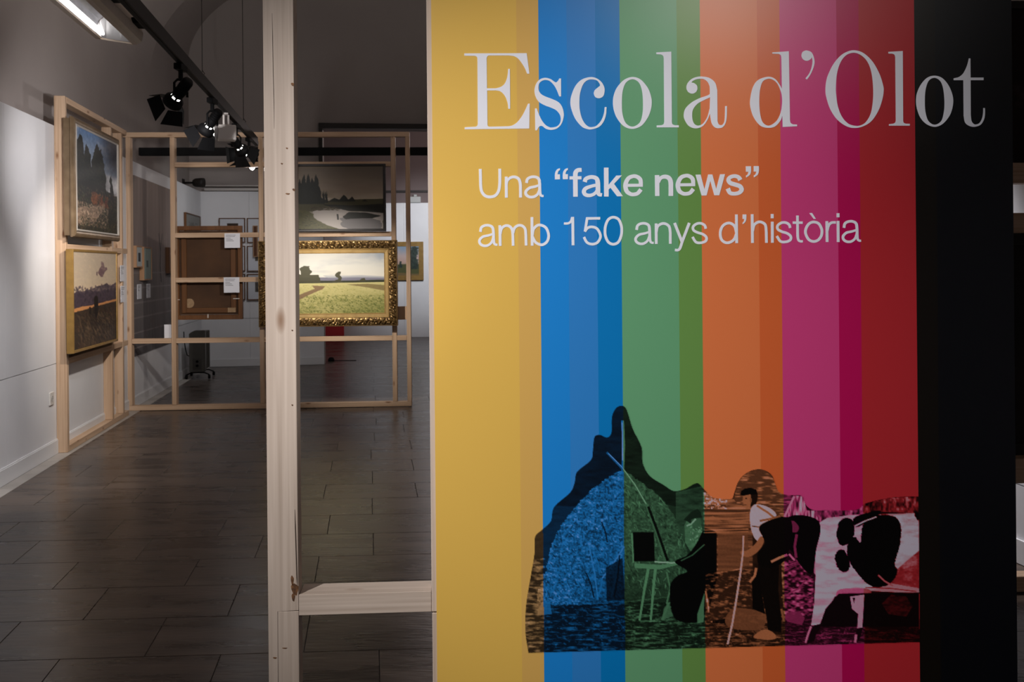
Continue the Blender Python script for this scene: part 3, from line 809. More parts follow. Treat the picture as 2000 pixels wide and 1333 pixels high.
strokes([([(543,845),(545,1112)], 36), ([(545,960),(562,886),(612,850),(665,850),(712,885),(726,955),(727,1030),(728,1110)], W2)], B)
strokes([([(783,838),(880,1085)], 37), ([(975,838),(925,970),(880,1090),(855,1165),(828,1192),(788,1190)], [37,36,36,35,33,34])], B)
ss = [(1190,915),(1176,872),(1130,845),(1075,848),(1027,885),(1030,932),(1080,962),(1150,985),(1197,1025),(1190,1072),(1132,1096),(1062,1088),(1016,1020)]
strokes([(ss, 34)], B)
dd = [(1588,965),(1567,885),(1515,844),(1460,845),(1405,885),(1378,965),(1392,1050),(1440,1092),(1500,1092),(1560,1050),(1588,980)]
strokes([([(1588,728),(1592,1102)], 36), (dd, W2)], B)
strokes([], B, [[(1668,728,1),(1718,728,1),(1716,790),(1702,828),(1672,855,1),(1668,835,1),(1685,815),(1690,787,1),(1668,787,1)]])
strokes([([(460,125),(464,500)], 36), ([(465,345),(485,267),(535,228),(585,230),(630,263),(642,335),(644,415),(646,498)], W2)], Cc)
strokes([([(721,122),(721,178)], 38), ([(722,222),(723,497)], 36)], Cc)
strokes([(sh(ss, -235, -611), 34)], Cc)
strokes([([(1050,142),(1051,290),(1053,410),(1064,462),(1090,478),(1120,477)], [34,34,34,32,30,30]), ([(988,235),(1118,235)], 32)], Cc)
strokes([([(1262,226),(1325,247),(1360,305),(1369,352),(1358,410),(1320,460),(1262,480),(1203,460),(1166,405),(1154,352),(1166,300),(1203,247)], W2, True)], Cc, [[(1203,110,1),(1240,108,1),(1290,185,1),(1262,187,1)]])
strokes([([(1432,215),(1436,487)], 36), ([(1436,345),(1455,272),(1492,236),(1550,231)], 34)], Cc)
strokes([([(1578,112),(1578,165)], 38), ([(1578,212),(1580,487)], 36)], Cc)
strokes([(sh(at2, 1533, -652), wa), (sh(ab2, 1533, -652), wb)], Cc)

dg = bpy.context.evaluated_depsgraph_get()
for o in pending:
    me = bpy.data.meshes.new_from_object(o.evaluated_get(dg)); me.name = 'letter'
    me.transform(Matrix.Translation((0, -.00035, 0)) @ Matrix.Rotation(math.pi / 2, 4, 'X'))
    me.materials.clear(); me.materials.append(M_VINYL)
    link(bpy.data.objects.new('letter', me), panel)
    cu = o.data; bpy.data.objects.remove(o); bpy.data.curves.remove(cu)

# ---- the farm photograph printed on the stripes: painted as tones, tinted by the stripe below
PX0, PY0, PX1, PY1, ST = 1022.0, 788.0, 1800.0, 1280.0, 1.3
gw, gh = int((PX1 - PX0) / ST), int((PY1 - PY0) / ST)
g = Canvas(gw, gh, PX0, PY0, PX1, PY1, ch=1)
n1, n2, n3 = g.noise(9, 5, 4, 1), g.noise(26, 7, 4, 2), g.noise(3.2, 2.6, 2, 3)
g.a[..., 0] = 0.06 + .06 * (n2 - .3)
# upper sky and hill
g.poly([(1020, 985), (1120, 990), (1200, 960), (1300, 985), (1400, 1010), (1400, 1180), (1020, 1180)], .13, tex=.5 + .8 * n2)
g.poly([(1320, 962), (1372, 950), (1420, 1000), (1375, 1062), (1320, 1060)], .2, tex=np.clip(1.6 * n2, 0, 1))
# ground
gr = g.poly([(1020, 1168), (1120, 1165), (1230, 1175), (1400, 1180), (1560, 1195), (1800, 1190), (1800, 1290), (1020, 1290)], .07)
g.a[..., 0] += gr * (np.clip(g.noise(16, 3, 4, 33) - .5, 0, 1) * .9 + np.clip(n1 * n3 - .30, 0, .4) * .7)
gl = g.poly([(1020, 1100), (1064, 1090), (1064, 1290), (1020, 1290)], .1); g.a[..., 0] += gl * np.clip(g.noise(14, 4, 4, 36) - .42, 0, 1) * .9
# hayrick
hay = [(1058, 1178), (1066, 1120), (1078, 1065), (1098, 1025), (1125, 990), (1155, 958), (1190, 932), (1218, 921), (1252, 942), (1285, 968), (1312, 1000), (1332, 1045), (1345, 1092), (1345, 1130), (1310, 1165), (1200, 1178)]
hm = g.poly(hay, .35, jit=7, n=(n3, n1), smooth=True)
g.a[..., 0] += hm * ((n1 - .5) * .34 + (n3 - .5) * .46) * np.where(g.X < 1216, 1.0, .62)
g.a[..., 0] *= 1 - hm * np.where(g.X > 1219, .34, 0)
dk = g.mask(hay, 0) * np.clip((g.Y - 1080) / 110, 0, 1) * np.clip((g.X - 1120) / 90, 0, 1); g.blend(dk * .6, .05)
g.dabs(800, (1062, 940, 1340, 1165), [[.48], [.38], [.14], [.08], [.42]], 6, 1.3, 1.2, .5, .6, inside=hm, seed=5)
# brush leaning on the rick
for k, (xa_, ya_, xb_, yb_, v) in enumerate([(1150, 1065, 1168, 1172, .46), (1219, 1068, 1176, 1130, .5), (1176, 1130, 1166, 1172, .42), (1190, 1060, 1182, 1165, .30), (1205, 1100, 1194, 1168, .36), (1175, 1020, 1186, 1060, .08), (1160, 1080, 1172, 1120, .4), (1210, 1085, 1200, 1165, .06), (1145, 1120, 1160, 1168, .08)]):
    g.stroke([(xa_, ya_), ((xa_ + xb_) / 2 + 2, (ya_ + yb_) / 2), (xb_, yb_)], 2.6, v)
g.poly([(1183, 1110), (1216, 1090), (1220, 1172), (1185, 1175)], .03, .75)
# poles
g.stroke([(1216, 822), (1218, 870), (1216, 925)], 5.2, .40); g.stroke([(1215, 826), (1216, 900)], 2, .62)
g.stroke([(1185, 884), (1212, 912), (1240, 948), (1262, 985), (1278, 1030), (1290, 1065), (1300, 1100)], [4, 4.5, 4.5, 4.5, 5, 5, 5], .30)
g.stroke([(1188, 886), (1214, 912), (1240, 947), (1262, 985)], 1.6, .58); g.stroke([(1266, 990), (1283, 1035), (1304, 1096)], 5, .03)
# stone left
g.poly([(1050, 1192), (1058, 1178), (1074, 1176), (1078, 1200), (1050, 1203)], .42, .8)
# easel, canvas, table
g.poly([(1236, 1040), (1277, 1040), (1279, 1097), (1238, 1097)], .012); g.stroke([(1234, 1042), (1237, 1100)], 3, .42)
g.poly([(1239, 1101), (1290, 1104), (1334, 1097), (1334, 1101), (1288, 1113), (1240, 1110)], .40)
g.stroke([(1278, 1098), (1312, 1100), (1332, 1098)], 3, .62)
for a_ in ([(1266, 1112), (1259, 1150), (1249, 1213)], [(1280, 1112), (1276, 1150), (1271, 1212)]): g.stroke(a_, [6, 5, 4], .42)
g.stroke([(1302, 1118), (1309, 1150), (1302, 1180)], 3, .36); g.stroke([(1306, 1178), (1293, 1212)], 5, .34)
g.poly([(1296, 1190), (1306, 1178), (1314, 1204), (1294, 1212)], .34, .8)
# seated painter
g.poly([(1337, 1026), (1346, 1008), (1360, 998), (1366, 1006), (1372, 1040), (1362, 1064), (1350, 1080), (1338, 1060)], .34, tex=.4 + 1.0 * n1)
g.poly([(1336, 1015), (1350, 1000), (1362, 996), (1367, 1018), (1350, 1024)], .10)
g.poly([(1350, 1016), (1366, 1006), (1370, 1022), (1366, 1034), (1358, 1038), (1352, 1030)], .26); g.poly([(1335, 1016), (1348, 1003), (1362, 994), (1369, 1001), (1371, 1012), (1356, 1013), (1344, 1019)], .09); g.stroke([(1341, 1028), (1350, 1024), (1359, 1014)], 3, .6); g.dabs(26, (1348, 1030, 1372, 1062), [[.62], [.5]], 2.2, 1.4, 1.0, .6, .9, seed=9)
g.poly([(1318, 1098), (1342, 1085), (1360, 1062), (1374, 1036), (1388, 1032), (1399, 1042), (1403, 1075), (1402, 1120), (1398, 1150), (1378, 1150), (1376, 1198), (1362, 1216), (1318, 1208), (1308, 1150), (1322, 1126), (1342, 1116)], .008, smooth=True)
g.stroke([(1330, 1096), (1352, 1085), (1376, 1064)], 2, .30)
g.poly([(1362, 1200), (1376, 1158), (1374, 1216), (1362, 1218)], .5, .7)
# stool legs
g.stroke([(1378, 1155), (1384, 1190), (1390, 1216)], 3, .46); g.poly([(1380, 1150), (1400, 1150), (1420, 1220), (1392, 1218)], .03)
# terraces behind the walker
tz = g.poly([(1374, 962), (1432, 975), (1470, 980), (1470, 1125), (1400, 1122), (1400, 1040), (1374, 1030)], .25)
g.a[..., 0] += tz * np.clip((g.noise(60, 5, 3, 12) - .45) * .75, -.1, .4)
g.a[..., 0] += tz * np.where((g.Y < 995) & (g.X < 1420), np.clip(n3 - .42, 0, 1) * 1.4, 0)
for yy, v in ((1002, .5), (1012, .42), (1022, .46), (1034, .55), (1039, .5)): g.stroke([(1374, yy + 2), (1420, yy + 1), (1462, yy)], 2.2, v, .7)
g.poly([(1374, 1015), (1392, 1008), (1412, 1020), (1380, 1026)], .42, .6)
g.poly([(1402, 1045), (1460, 1045), (1464, 1105), (1402, 1122)], .25, .8)
hump = g.poly([(1433, 975), (1441, 943), (1454, 927), (1473, 918), (1492, 918), (1507, 929), (1514, 946), (1524, 962), (1545, 968), (1560, 980), (1530, 1010), (1440, 985)], .19)
g.a[..., 0] += hump * np.clip((g.noise(14, 3, 2, 15) - .55) * 1.1, 0, .3)
g.poly([(1402, 1122), (1470, 1108), (1480, 1200), (1380, 1215)], .10); mm = g.mask([(1378, 1120), (1480, 1110), (1500, 1220), (1378, 1220)]); g.a[..., 0] += mm * (np.clip(g.noise(9, 4, 4, 34) - .48, 0, 1) * 1.0)
g.poly([(1416, 1215), (1424, 1196), (1445, 1188), (1492, 1198), (1496, 1215), (1480, 1232), (1430, 1228)], .28, .85, smooth=True)
# basketwork bundle in magenta and wall
bz_ = g.poly([(1531, 1010), (1550, 968), (1568, 970), (1576, 998), (1590, 998), (1600, 1014), (1592, 1030), (1550, 1015)], .36)
g.a[..., 0] += bz_ * np.clip((g.noise(3, 22, 2, 21) - .4) * 1.1, -.25, .45); g.stroke([(1531, 1012), (1551, 970)], 4, .66)
wl = g.poly([(1590, 997), (1612, 997), (1672, 997), (1690, 984), (1730, 974), (1796, 969), (1796, 1003), (1720, 1000), (1660, 1012), (1600, 1020)], .28)
g.a[..., 0] += wl * (g.noise(5, 9, 2, 22) - .45) * .8
wb_ = g.poly([(1526, 1100), (1545, 1088), (1575, 1096), (1590, 1130), (1590, 1205), (1530, 1200)], .16)
g.a[..., 0] += wb_ * np.clip((g.noise(8, 4, 2, 23) - .42) * 1.1, -.1, .4)
for k in range(9): g.stroke([(1528 + 2 * k, 1120 - 3 * k), (1556 + 2 * k, 1105 - 2 * k), (1580, 1100 + k)], 1.5, .42 if k % 2 else .08, .7)
g.stroke([(1526, 1168), (1560, 1150), (1574, 1133)], 3, .34)
g.poly([(1530, 1205), (1540, 1196), (1560, 1195), (1572, 1208), (1566, 1222), (1538, 1215)], .32, .9)
# cow
g.poly([(1590, 1030), (1612, 1015), (1660, 1006), (1720, 1005), (1796, 1002), (1796, 1085), (1796, 1160), (1760, 1158), (1700, 1155), (1686, 1168), (1640, 1160), (1612, 1150), (1590, 1120)], .66)
cow = g.poly([(1588, 1046), (1592, 1026), (1616, 1012), (1665, 1007), (1720, 1010), (1790, 1003), (1796, 1010), (1796, 1100), (1752, 1118), (1712, 1150), (1690, 1158), (1650, 1158), (1630, 1166), (1618, 1190), (1608, 1216), (1594, 1222), (1584, 1222), (1590, 1180), (1593, 1120), (1592, 1080)], .80)
g.a[..., 0] -= cow * np.clip((n2 - .5) * .4, -.05, .15)
g.poly([(1796, 1075), (1752, 1112), (1740, 1140), (1796, 1150)], .36, .9, tex=.3 + n1)
for pts in ([(1668, 1012), (1700, 1000), (1720, 998), (1712, 1010), (1690, 1022), (1672, 1030)],
            [(1636, 1030), (1640, 1018), (1655, 1012), (1667, 1020), (1668, 1045), (1658, 1062), (1642, 1066), (1634, 1048)],
            [(1630, 1090), (1636, 1076), (1646, 1074), (1656, 1088), (1660, 1108), (1652, 1118), (1638, 1112)],
            [(1655, 1068), (1664, 1052), (1672, 1050), (1680, 1060), (1684, 1030), (1696, 1014), (1716, 1006), (1742, 1008), (1756, 1018), (1760, 1040), (1756, 1070), (1748, 1100), (1752, 1118), (1740, 1140), (1712, 1148), (1690, 1138), (1668, 1112), (1656, 1090)],
            [(1786, 1003), (1797, 1003), (1797, 1022), (1790, 1014)]):
    g.poly(pts, .012, smooth=True, jit=3, n=(n3, n1))
g.stroke([(1670, 1028), (1690, 1018), (1712, 1010)], 2.5, .8)
# belly, udder, hind leg
g.poly([(1640, 1152), (1690, 1150), (1700, 1160), (1660, 1172), (1635, 1168)], .5, .9, smooth=True)
g.poly([(1638, 1160), (1796, 1158), (1796, 1225), (1600, 1225), (1612, 1190)], .03)
g.stroke([(1715, 1124), (1728, 1136), (1744, 1145)], 3.5, .55); g.stroke([(1690, 1148), (1740, 1150), (1790, 1156)], 2.2, .42)
g.poly([(1660, 1166), (1688, 1162), (1686, 1195), (1684, 1228), (1674, 1230), (1676, 1200), (1664, 1190)], .72)
g.poly([(1665, 1168), (1670, 1168), (1668, 1180)], .02)
g.poly([(1590, 1222), (1608, 1218), (1594, 1240), (1590, 1254), (1578, 1256), (1580, 1240)], .04); g.stroke([(1584, 1224), (1578, 1240), (1573, 1256)], 4, .62)
g.poly([(1674, 1228), (1686, 1226), (1680, 1246), (1672, 1256), (1668, 1254)], .04); g.stroke([(1672, 1240), (1670, 1256)], 5, .62)
rb = g.mask([(1690, 1162), (1796, 1162), (1796, 1290), (1690, 1290)]); g.blend(rb * .55, .03)
g.poly([(1722, 1180), (1740, 1162), (1770, 1166), (1782, 1185), (1770, 1205), (1735, 1200)], .16, tex=np.clip(2 * n1 - .3, 0, 1))
# cow head, horn
g.poly([(1530, 1022), (1546, 1008), (1575, 1008), (1598, 1018), (1602, 1040), (1594, 1075), (1588, 1118), (1576, 1118), (1560, 1100), (1548, 1080), (1530, 1060)], .015, smooth=True)
g.poly([(1541, 1022), (1550, 1018), (1560, 1030), (1556, 1040), (1545, 1038)], .26, smooth=True); g.stroke([(1556, 1044), (1552, 1068), (1555, 1090)], 5, .30); g.stroke([(1541, 1083), (1552, 1095)], 4, .6)
# walker: head, shirt, arm, pack, trousers, foot, stick
g.poly([(1464, 962), (1478, 962), (1479, 978), (1474, 988), (1464, 988)], .05, smooth=True)
g.poly([(1451, 966), (1466, 966), (1467, 980), (1465, 992), (1458, 994), (1453, 990), (1453, 985), (1449, 981), (1451, 976)], .40)
g.poly([(1455, 973), (1459, 973), (1459, 975), (1455, 975)], .12); g.poly([(1453, 986), (1458, 986), (1458, 987.5), (1453, 987.5)], .2)
g.poly([(1464, 974), (1468, 974), (1468, 981), (1465, 982)], .3)
g.poly([(1446, 968), (1447, 960), (1454, 955), (1466, 953), (1477, 957), (1480, 966), (1466, 966), (1452, 969)], .015)
g.poly([(1465, 1000), (1474, 986), (1492, 988), (1508, 996), (1516, 1008), (1500, 1025), (1490, 1045), (1484, 1058), (1474, 1052), (1466, 1030)], .80, smooth=True)
g.stroke([(1478, 988), (1500, 1002), (1512, 1012)], 4, .4); g.stroke([(1468, 1028), (1482, 1030)], 2, .1)
g.poly([(1486, 1048), (1492, 1058), (1482, 1076), (1464, 1088), (1450, 1086), (1446, 1078), (1458, 1076), (1474, 1064)], .38, smooth=True)
g.poly([(1482, 1032), (1500, 1018), (1530, 1010), (1546, 1020), (1545, 1060), (1530, 1098), (1500, 1112), (1482, 1105), (1480, 1080), (1494, 1060)], .02, smooth=True)
g.stroke([(1484, 1018), (1505, 1014), (1524, 1008)], 4, .35); g.stroke([(1506, 1098), (1522, 1090), (1538, 1084)], 4.5, .5)
g.poly([(1480, 1104), (1502, 1112), (1522, 1105), (1520, 1150), (1526, 1210), (1526, 1236), (1500, 1232), (1496, 1200), (1488, 1160)], .025)
g.poly([(1468, 1125), (1482, 1110), (1488, 1160), (1494, 1200), (1470, 1190)], .02)
g.stroke([(1477, 1110), (1474, 1125), (1464, 1138)], 5, .46)
g.poly([(1472, 1246), (1480, 1236), (1496, 1230), (1512, 1238), (1515, 1248), (1496, 1250)], .42, smooth=True)
g.stroke([(1526, 1190), (1531, 1215)], 4, .34)
g.stroke([(1452, 1047), (1451, 1080), (1446, 1120), (1438, 1172), (1430, 1220), (1421, 1259)], [3, 3.4, 4, 4, 4, 4], .72)
fin = np.clip(g.a[..., 0] + (g.noise(2.0, 2.0, 2, 31) - .5) * .05 * np.clip(g.a[..., 0] * 4, .3, 1), 0, 1)
outl = [(1032, 1276), (1026.5, 1240), (1026, 1205), (1029, 1170), (1037, 1123), (1044, 1080), (1045, 1049), (1058.5, 1035.5), (1076, 1018), (1082, 991), (1113, 963), (1122, 944), (1127, 922), (1154, 899), (1158, 877.5), (1161, 854), (1172, 850), (1185, 855), (1194, 846), (1195, 815), (1203, 797.5), (1214.6, 793), (1224, 801), (1236, 838.5), (1253, 873.6), (1255.5, 905), (1269, 930), (1296.5, 948), (1316, 959.5), (1337.5, 955.6), (1361, 944), (1374.5, 955.6), (1390, 971), (1410, 975), (1428.8, 974.5), (1433.5, 965), (1441, 943), (1454, 927), (1473, 918), (1492, 918.4), (1507.5, 929), (1514, 946), (1522, 962), (1539, 967.6), (1555, 967.6), (1567, 970), (1574, 987), (1589, 997), (1611.5, 997), (1671, 996.5), (1690, 984), (1728, 974.5), (1759.5, 971), (1793.5, 970)]
outl = catmull(outl, False, 4) + [(1796, 1255)]
inside = g.mask(outl)
# world position of every sample on the board, and the stripe under it
gx_ = PX0 + (PX1 - PX0) * (np.arange(gw) + .5) / gw; gy_ = PY0 + (PY1 - PY0) * (np.arange(gh) + .5) / gh
GX, GY = np.meshgrid(gx_, gy_)
xc, yc = (GX - CX) / F, (HY - GY) / F
RX, RY, RZ = xc * CR + yc * SR, np.ones_like(xc), -xc * SR + yc * CR
rel = PF.o - CAMP
tt = (rel.x * PF.ey.x + rel.y * PF.ey.y) / (RX * PF.ey.x + RY * PF.ey.y)
LX = (RX * tt - rel.x) * PF.ex.x + (RY * tt - rel.y) * PF.ex.y; LZ = RZ * tt + CAMH
V = np.stack([LX, np.full_like(LX, -.0004), LZ], -1).reshape(-1, 3)
si = np.clip(np.searchsorted(np.array(sx), LX) - 1, 0, len(smats) - 1)
scol = np.array([c for _, c in STR[:-1]])
# the whole stripe tints the picture, its darker band does not show through
base = np.array([0, 0, 2, 2, 2, 5, 5, 7, 7, 9, 9, 11, 11, 11])
tint = scol[base][si]; tint = np.where((si <= 1)[..., None], np.array([.62, .36, .15]), tint)
tint = np.where(((si == 7) | (si == 8))[..., None], np.array([.66, .22, .09]), tint)
gg = fin[..., None]; lo_ = np.clip(gg * 1.95, 0, 1.15) ** 1.75
wh = np.clip((gg - .44) / .40, 0, 1) ** 1.1
colr = tint * lo_ * (1 - wh) + wh * np.array([.56, .50, .60]) * np.clip(gg * 1.2, 0, 1)
own = scol[si]
colr = colr * inside[..., None] + own * (1 - inside[..., None])
grid_mesh('printed_photograph', V, colr.reshape(-1, 3), gw, gh, M_PRINT, panel, keep=(inside > 0.01).reshape(-1))
# ================================================================== PAINTINGS
def painting(name, label, fr, x0, x1, z0, z1, yfront, group=None, cat='painting', tilt=0.0):
    t = thing(name, label, cat, fr.w((x0 + x1) / 2, yfront, z0), fr.phi, group, tilt)
    return t, (x1 - x0) / 2, z1 - z0
def moulding(t, hw, h, prof, m, name='frame', inset=0.0):
    bm = bmesh.new(); frame_sweep(bm, -hw + inset, hw - inset, inset, h - inset, prof); return obj(name, bm, m, t)

# ---- grove landscape on the left frame, upper
d1 = -.082
xA, zA = LF.hit(145.3, 227.3, d1); xB, zB = LF.hit(234.5, 271.5, d1); zc1 = LF.hit(144, 464.7, d1)[1]; zc2 = LF.hit(234, 470.3, d1)[1]
t, hw, h = painting('landscape_painting', 'dark woodland landscape in gold frame with silver slip, upper picture on the left frame', LF, xA, xB, (zc1 + zc2) / 2, (zA + zB) / 2, d1)
fw = .062
moulding(t, hw, h, [(.012, .078), (.012, .040), (.004, .036), (0, .030), (0, .020), (.005, .016), (.005, .010), (.016, .004), (.028, 0), (.040, .006), (.045, .016), (.045, .078)], M_GOLDSIDE)
moulding(t, hw, h, [(0, .03), (0, .004), (.006, 0), (.014, .008), (.014, .03)], M_SILVER, 'slip', .0455)
c = Canvas(260, 200); na, nb, nc = c.noise(.10, .08, 4, 41), c.noise(.3, .2, 4, 42), c.noise(.03, .03, 3, 44); nn = (na, nb)
c.vgrad([(0, (.33, .43, .57)), (.25, (.46, .52, .60)), (.5, (.56, .56, .57)), (1, (.4, .4, .4))], .2, nb)
cl = np.clip((c.noise(.3, .14, 4, 43) - .45) * 4, 0, 1) * (c.Y < .6); c.blend(cl * .85, (.74, .73, .73))
st = np.clip((c.X - .46) * 2.2, 0, 1) * np.clip((.44 - c.Y) * 5, 0, 1); c.blend(st * .95, (.17, .17, .20)); c.blend(st * .35 * cl, (.30, .29, .31))
D = (.085, .088, .062)
tm = np.zeros_like(na)
for pts in ([(.0, .22), (.05, .15), (.1, .08), (.15, .09), (.2, .2), (.22, .6), (.0, .62)], [(.2, .28), (.25, .15), (.31, .2), (.35, .34), (.37, .62), (.2, .62)],
            [(.36, .3), (.4, .18), (.47, .10), (.54, .14), (.6, .12), (.66, .22), (.69, .4), (.68, .62), (.36, .62)], [(.8, .42), (.84, .34), (.89, .46), (.89, .6), (.8, .6)], [(.6, .40), (.68, .40), (.72, .6), (.62, .6)], [(0, .36), (.36, .36), (.4, .6), (0, .62)]):
    tm = np.maximum(tm, c.poly(pts, D, .97, .10, nn))
c.dabs(900, (0, .05, .9, .62), [(.05, .055, .04), (.14, .15, .08), (.10, .09, .06), (.18, .17, .10), (.03, .03, .028)], .012, .012, 1.5, .6, .6, inside=tm, seed=6)
c.poly([(0, .52), (.4, .5), (.66, .54), (1, .58), (1, .78), (0, .76)], (.085, .078, .055), .95, .07, nn)
c.poly([(.68, .36), (.78, .38), (.79, .52), (.72, .57), (.69, .5)], (.52, .51, .51), .6, .10, nn)
c.poly([(0, .66), (.5, .64), (1, .70), (1, 1), (0, 1)], (.125, .115, .08), .95, .05, nn)
c.dabs(900, (0, .56, 1, 1), [(.19, .21, .13), (.11, .105, .075), (.26, .25, .17), (.07, .065, .055), (.29, .21, .15)], .022, .008, .2, .6, .55, seed=4)
c.poly([(0, .83), (.2, .76), (.6, .70), (.72, .72), (.55, .80), (.42, .9), (.1, .95), (0, .94)], (.47, .385, .32), .85, .12, nn)
c.dabs(900, (0, .72, .75, .95), [(.58, .49, .41), (.36, .29, .24), (.20, .19, .13), (.66, .57, .48), (.46, .38, .32)], .014, .007, -.2, .6, .55, seed=3)
c.dabs(300, (.1, .86, 1, 1), [(.10, .11, .07), (.30, .24, .16), (.17, .16, .10)], .02, .008, -.3, .6, .5, seed=8)
c.poly([(.35, .66), (.38, .62), (.44, .605), (.5, .63), (.51, .68), (.46, .715), (.37, .71)], (.40, .24, .13), .9, .09, nn); c.dabs(120, (.35, .6, .76, .73), [(.46, .27, .15), (.30, .16, .09), (.36, .21, .12), (.20, .11, .07)], .012, .016, 0, .8, .7, seed=11)
c.poly([(.56, .65), (.6, .63), (.62, .7), (.57, .72)], (.36, .17, .08), .8, .05, nn); c.poly([(.66, .66), (.72, .65), (.74, .71), (.67, .73)], (.30, .14, .08), .8, .05, nn)
c.a *= (.85 + .3 * nc)[..., None]
c.stroke([(.255, .795), (.262, .815), (.275, .835)], .012, (.74, .64, .54))
canvas_part(c, -hw + .055, hw - .055, .055, h - .055, .012, M_PICT_MATT, t)
bm = bmesh.new(); add_box(bm, -hw + .03, hw - .03, .05, .078, .03, h - .03); obj('backing', bm, M_DARK, t)

# ---- dusk landscape below it
d2 = -.062
xA, zA = LF.hit(143, 488.5, d2); xB, zB = LF.hit(229.5, 490, d2); z1_ = LF.hit(143, 693.5, d2)[1]; z2_ = LF.hit(228, 666, d2)[1]
t, hw, h = painting('landscape_painting', 'dusk field landscape with pale sky in thin ochre frame, lower picture on the left frame', LF, xA, xB, (z1_ + z2_) / 2, (zA + zB) / 2, d2)
moulding(t, hw, h, [(0, .050), (0, .004), (.004, 0), (.018, .002), (.022, .010), (.022, .05)], M_OCHRE)
c = Canvas(220, 150); na, nb = c.noise(.1, .07, 4, 51), c.noise(.3, .2, 4, 52); nn = (na, nb)
c.vgrad([(0, (.66, .60, .52)), (.3, (.74, .67, .57)), (.45, (.80, .70, .57)), (1, (.4, .3, .25))], .1, nb)
for pts in ([(.56, .2), (.6, .15), (.63, .09), (.68, .1), (.7, .16), (.76, .16), (.78, .2), (.7, .22), (.66, .27), (.6, .26)], [(.52, .2), (.55, .19), (.55, .24), (.52, .24)], [(.6, .36), (.64, .35), (.64, .38)]):
    c.poly(pts, (.36, .26, .29), .85, .07, nn)
c.poly([(0, .42), (.1, .39), (.25, .40), (.45, .38), (.6, .37), (.75, .34), (.85, .36), (1, .33), (1, .58), (.5, .58), (0, .6)], (.235, .19, .235), .95, .05, nn)
c.dabs(300, (0, .36, 1, .56), [(.20, .16, .22), (.29, .24, .29), (.16, .13, .17)], .012, .02, 1.5, .3, .6, seed=3)
c.poly([(0, .585), (.2, .56), (.5, .555), (1, .53), (1, .56), (.5, .58), (.2, .61), (0, .625)], (.80, .55, .33), .95, .03, nn)
c.poly([(0, .62), (.3, .59), (1, .555), (1, 1), (0, 1)], (.20, .155, .12), 1, .02, nn)
c.dabs(900, (0, .62, 1, 1), [(.26, .20, .145), (.12, .09, .075), (.32, .255, .19), (.18, .15, .10), (.24, .14, .10)], .03, .008, .1, .5, .6, seed=4)
c.dabs(700, (0, .0, 1, .42), [(.78, .71, .60), (.70, .62, .54), (.82, .73, .60), (.66, .58, .53)], .035, .012, .1, .4, .12, seed=14)
c.poly([(.2, .98), (.25, .75), (.3, .66), (.4, .78), (.5, .9), (.55, 1)], (.30, .235, .17), .6, .1, nn)
c.dabs(500, (.1, .66, .9, 1), [(.48, .39, .29), (.38, .30, .22), (.11, .085, .07), (.30, .225, .165)], .03, .007, .8, .3, .6, seed=15)
for k in range(5): c.stroke([(.28 + .03 * k, .66), (.4 + .06 * k, .8), (.5 + .09 * k, .99)], .012, (.10, .075, .06), .6)
c.poly([(.44, .5), (.47, .47), (.52, .47), (.54, .5), (.54, .59), (.53, .66), (.5, .72), (.46, .7), (.45, .6)], (.055, .04, .04), 1, .02, nn)
for x_ in (.34, .36, .7, .43): c.stroke([(x_, .58), (x_ + .005, .66)], .018, (.07, .05, .045))
canvas_part(c, -hw + .021, hw - .021, .021, h - .021, .008, M_PICT, t)
bm = bmesh.new(); add_box(bm, -hw + .02, hw - .02, .035, .058, .02, h - .02); obj('backing', bm, M_DARK, t)

# ---- pond landscape in black frame on the back frame
d3 = -.055
xA, zA = BF.hit(526, 319, d3); xB = BF.hit(752.5, 319, d3)[0]; zA = BF.hit(700, 320, d3)[1]; z0_ = BF.hit(700, 452, d3)[1]
t, hw, h = painting('landscape_painting', 'grey pond landscape with poplars in a thin black frame, upper picture on the back frame', BF, xA, xB, z0_, zA, d3)
moulding(t, hw, h, [(0, .052), (0, .004), (.004, 0), (.018, 0), (.024, .010), (.024, .052)], M_BLACKFRAME)
c = Canvas(300, 170); na, nb = c.noise(.08, .08, 4, 61), c.noise(.4, .2, 4, 62); nn = (na, nb)
c.vgrad([(0, (.37, .335, .29)), (.2, (.47, .42, .365)), (.4, (.58, .525, .46)), (.52, (.69, .635, .56)), (1, (.3, .3, .25))], .16, nb)
c.blend(np.clip((c.noise(.4, .1, 3, 63) - .52) * 4, 0, 1) * (c.Y < .5) * .5, (.46, .40, .32)); c.blend(np.clip((c.X - .6) * 1.4, 0, 1) * np.clip((.45 - c.Y) * 3, 0, 1) * .5, (.31, .285, .255))
c.poly([(0, .54), (.5, .55), (.7, .53), (1, .52), (1, .72), (0, .72)], (.28, .265, .17), 1, .03, nn)
c.poly([(.45, .6), (.7, .62), (1, .6), (1, .74), (.6, .7)], (.085, .085, .06), .9, .05, nn)
for x_, y_, w_ in ((.21, .3, .03), (.25, .2, .028), (.285, .13, .03), (.325, .12, .03), (.36, .18, .03), (.395, .13, .034), (.425, .3, .018), (.465, .38, .012), (.49, .38, .012)):
    c.poly([(x_ - w_ * .8, .58), (x_ - w_, .4), (x_ - w_ * .4, y_ + .06), (x_, y_), (x_ + w_ * .5, y_ + .08), (x_ + w_, .4), (x_ + w_ * .8, .58)], (.085, .095, .065), 1, .02, nn)
c.poly([(.1, .6), (.14, .44), (.26, .34), (.36, .38), (.44, .5), (.5, .55), (.46, .6)], (.10, .11, .075), .95, .05, nn)
for pts in ([(.5, .56), (.56, .5), (.6, .53), (.64, .45), (.69, .53), (.72, .48), (.75, .56)], [(.8, .56), (.83, .53), (.86, .56)]): c.poly(pts, (.10, .11, .075), .95, .02, nn)
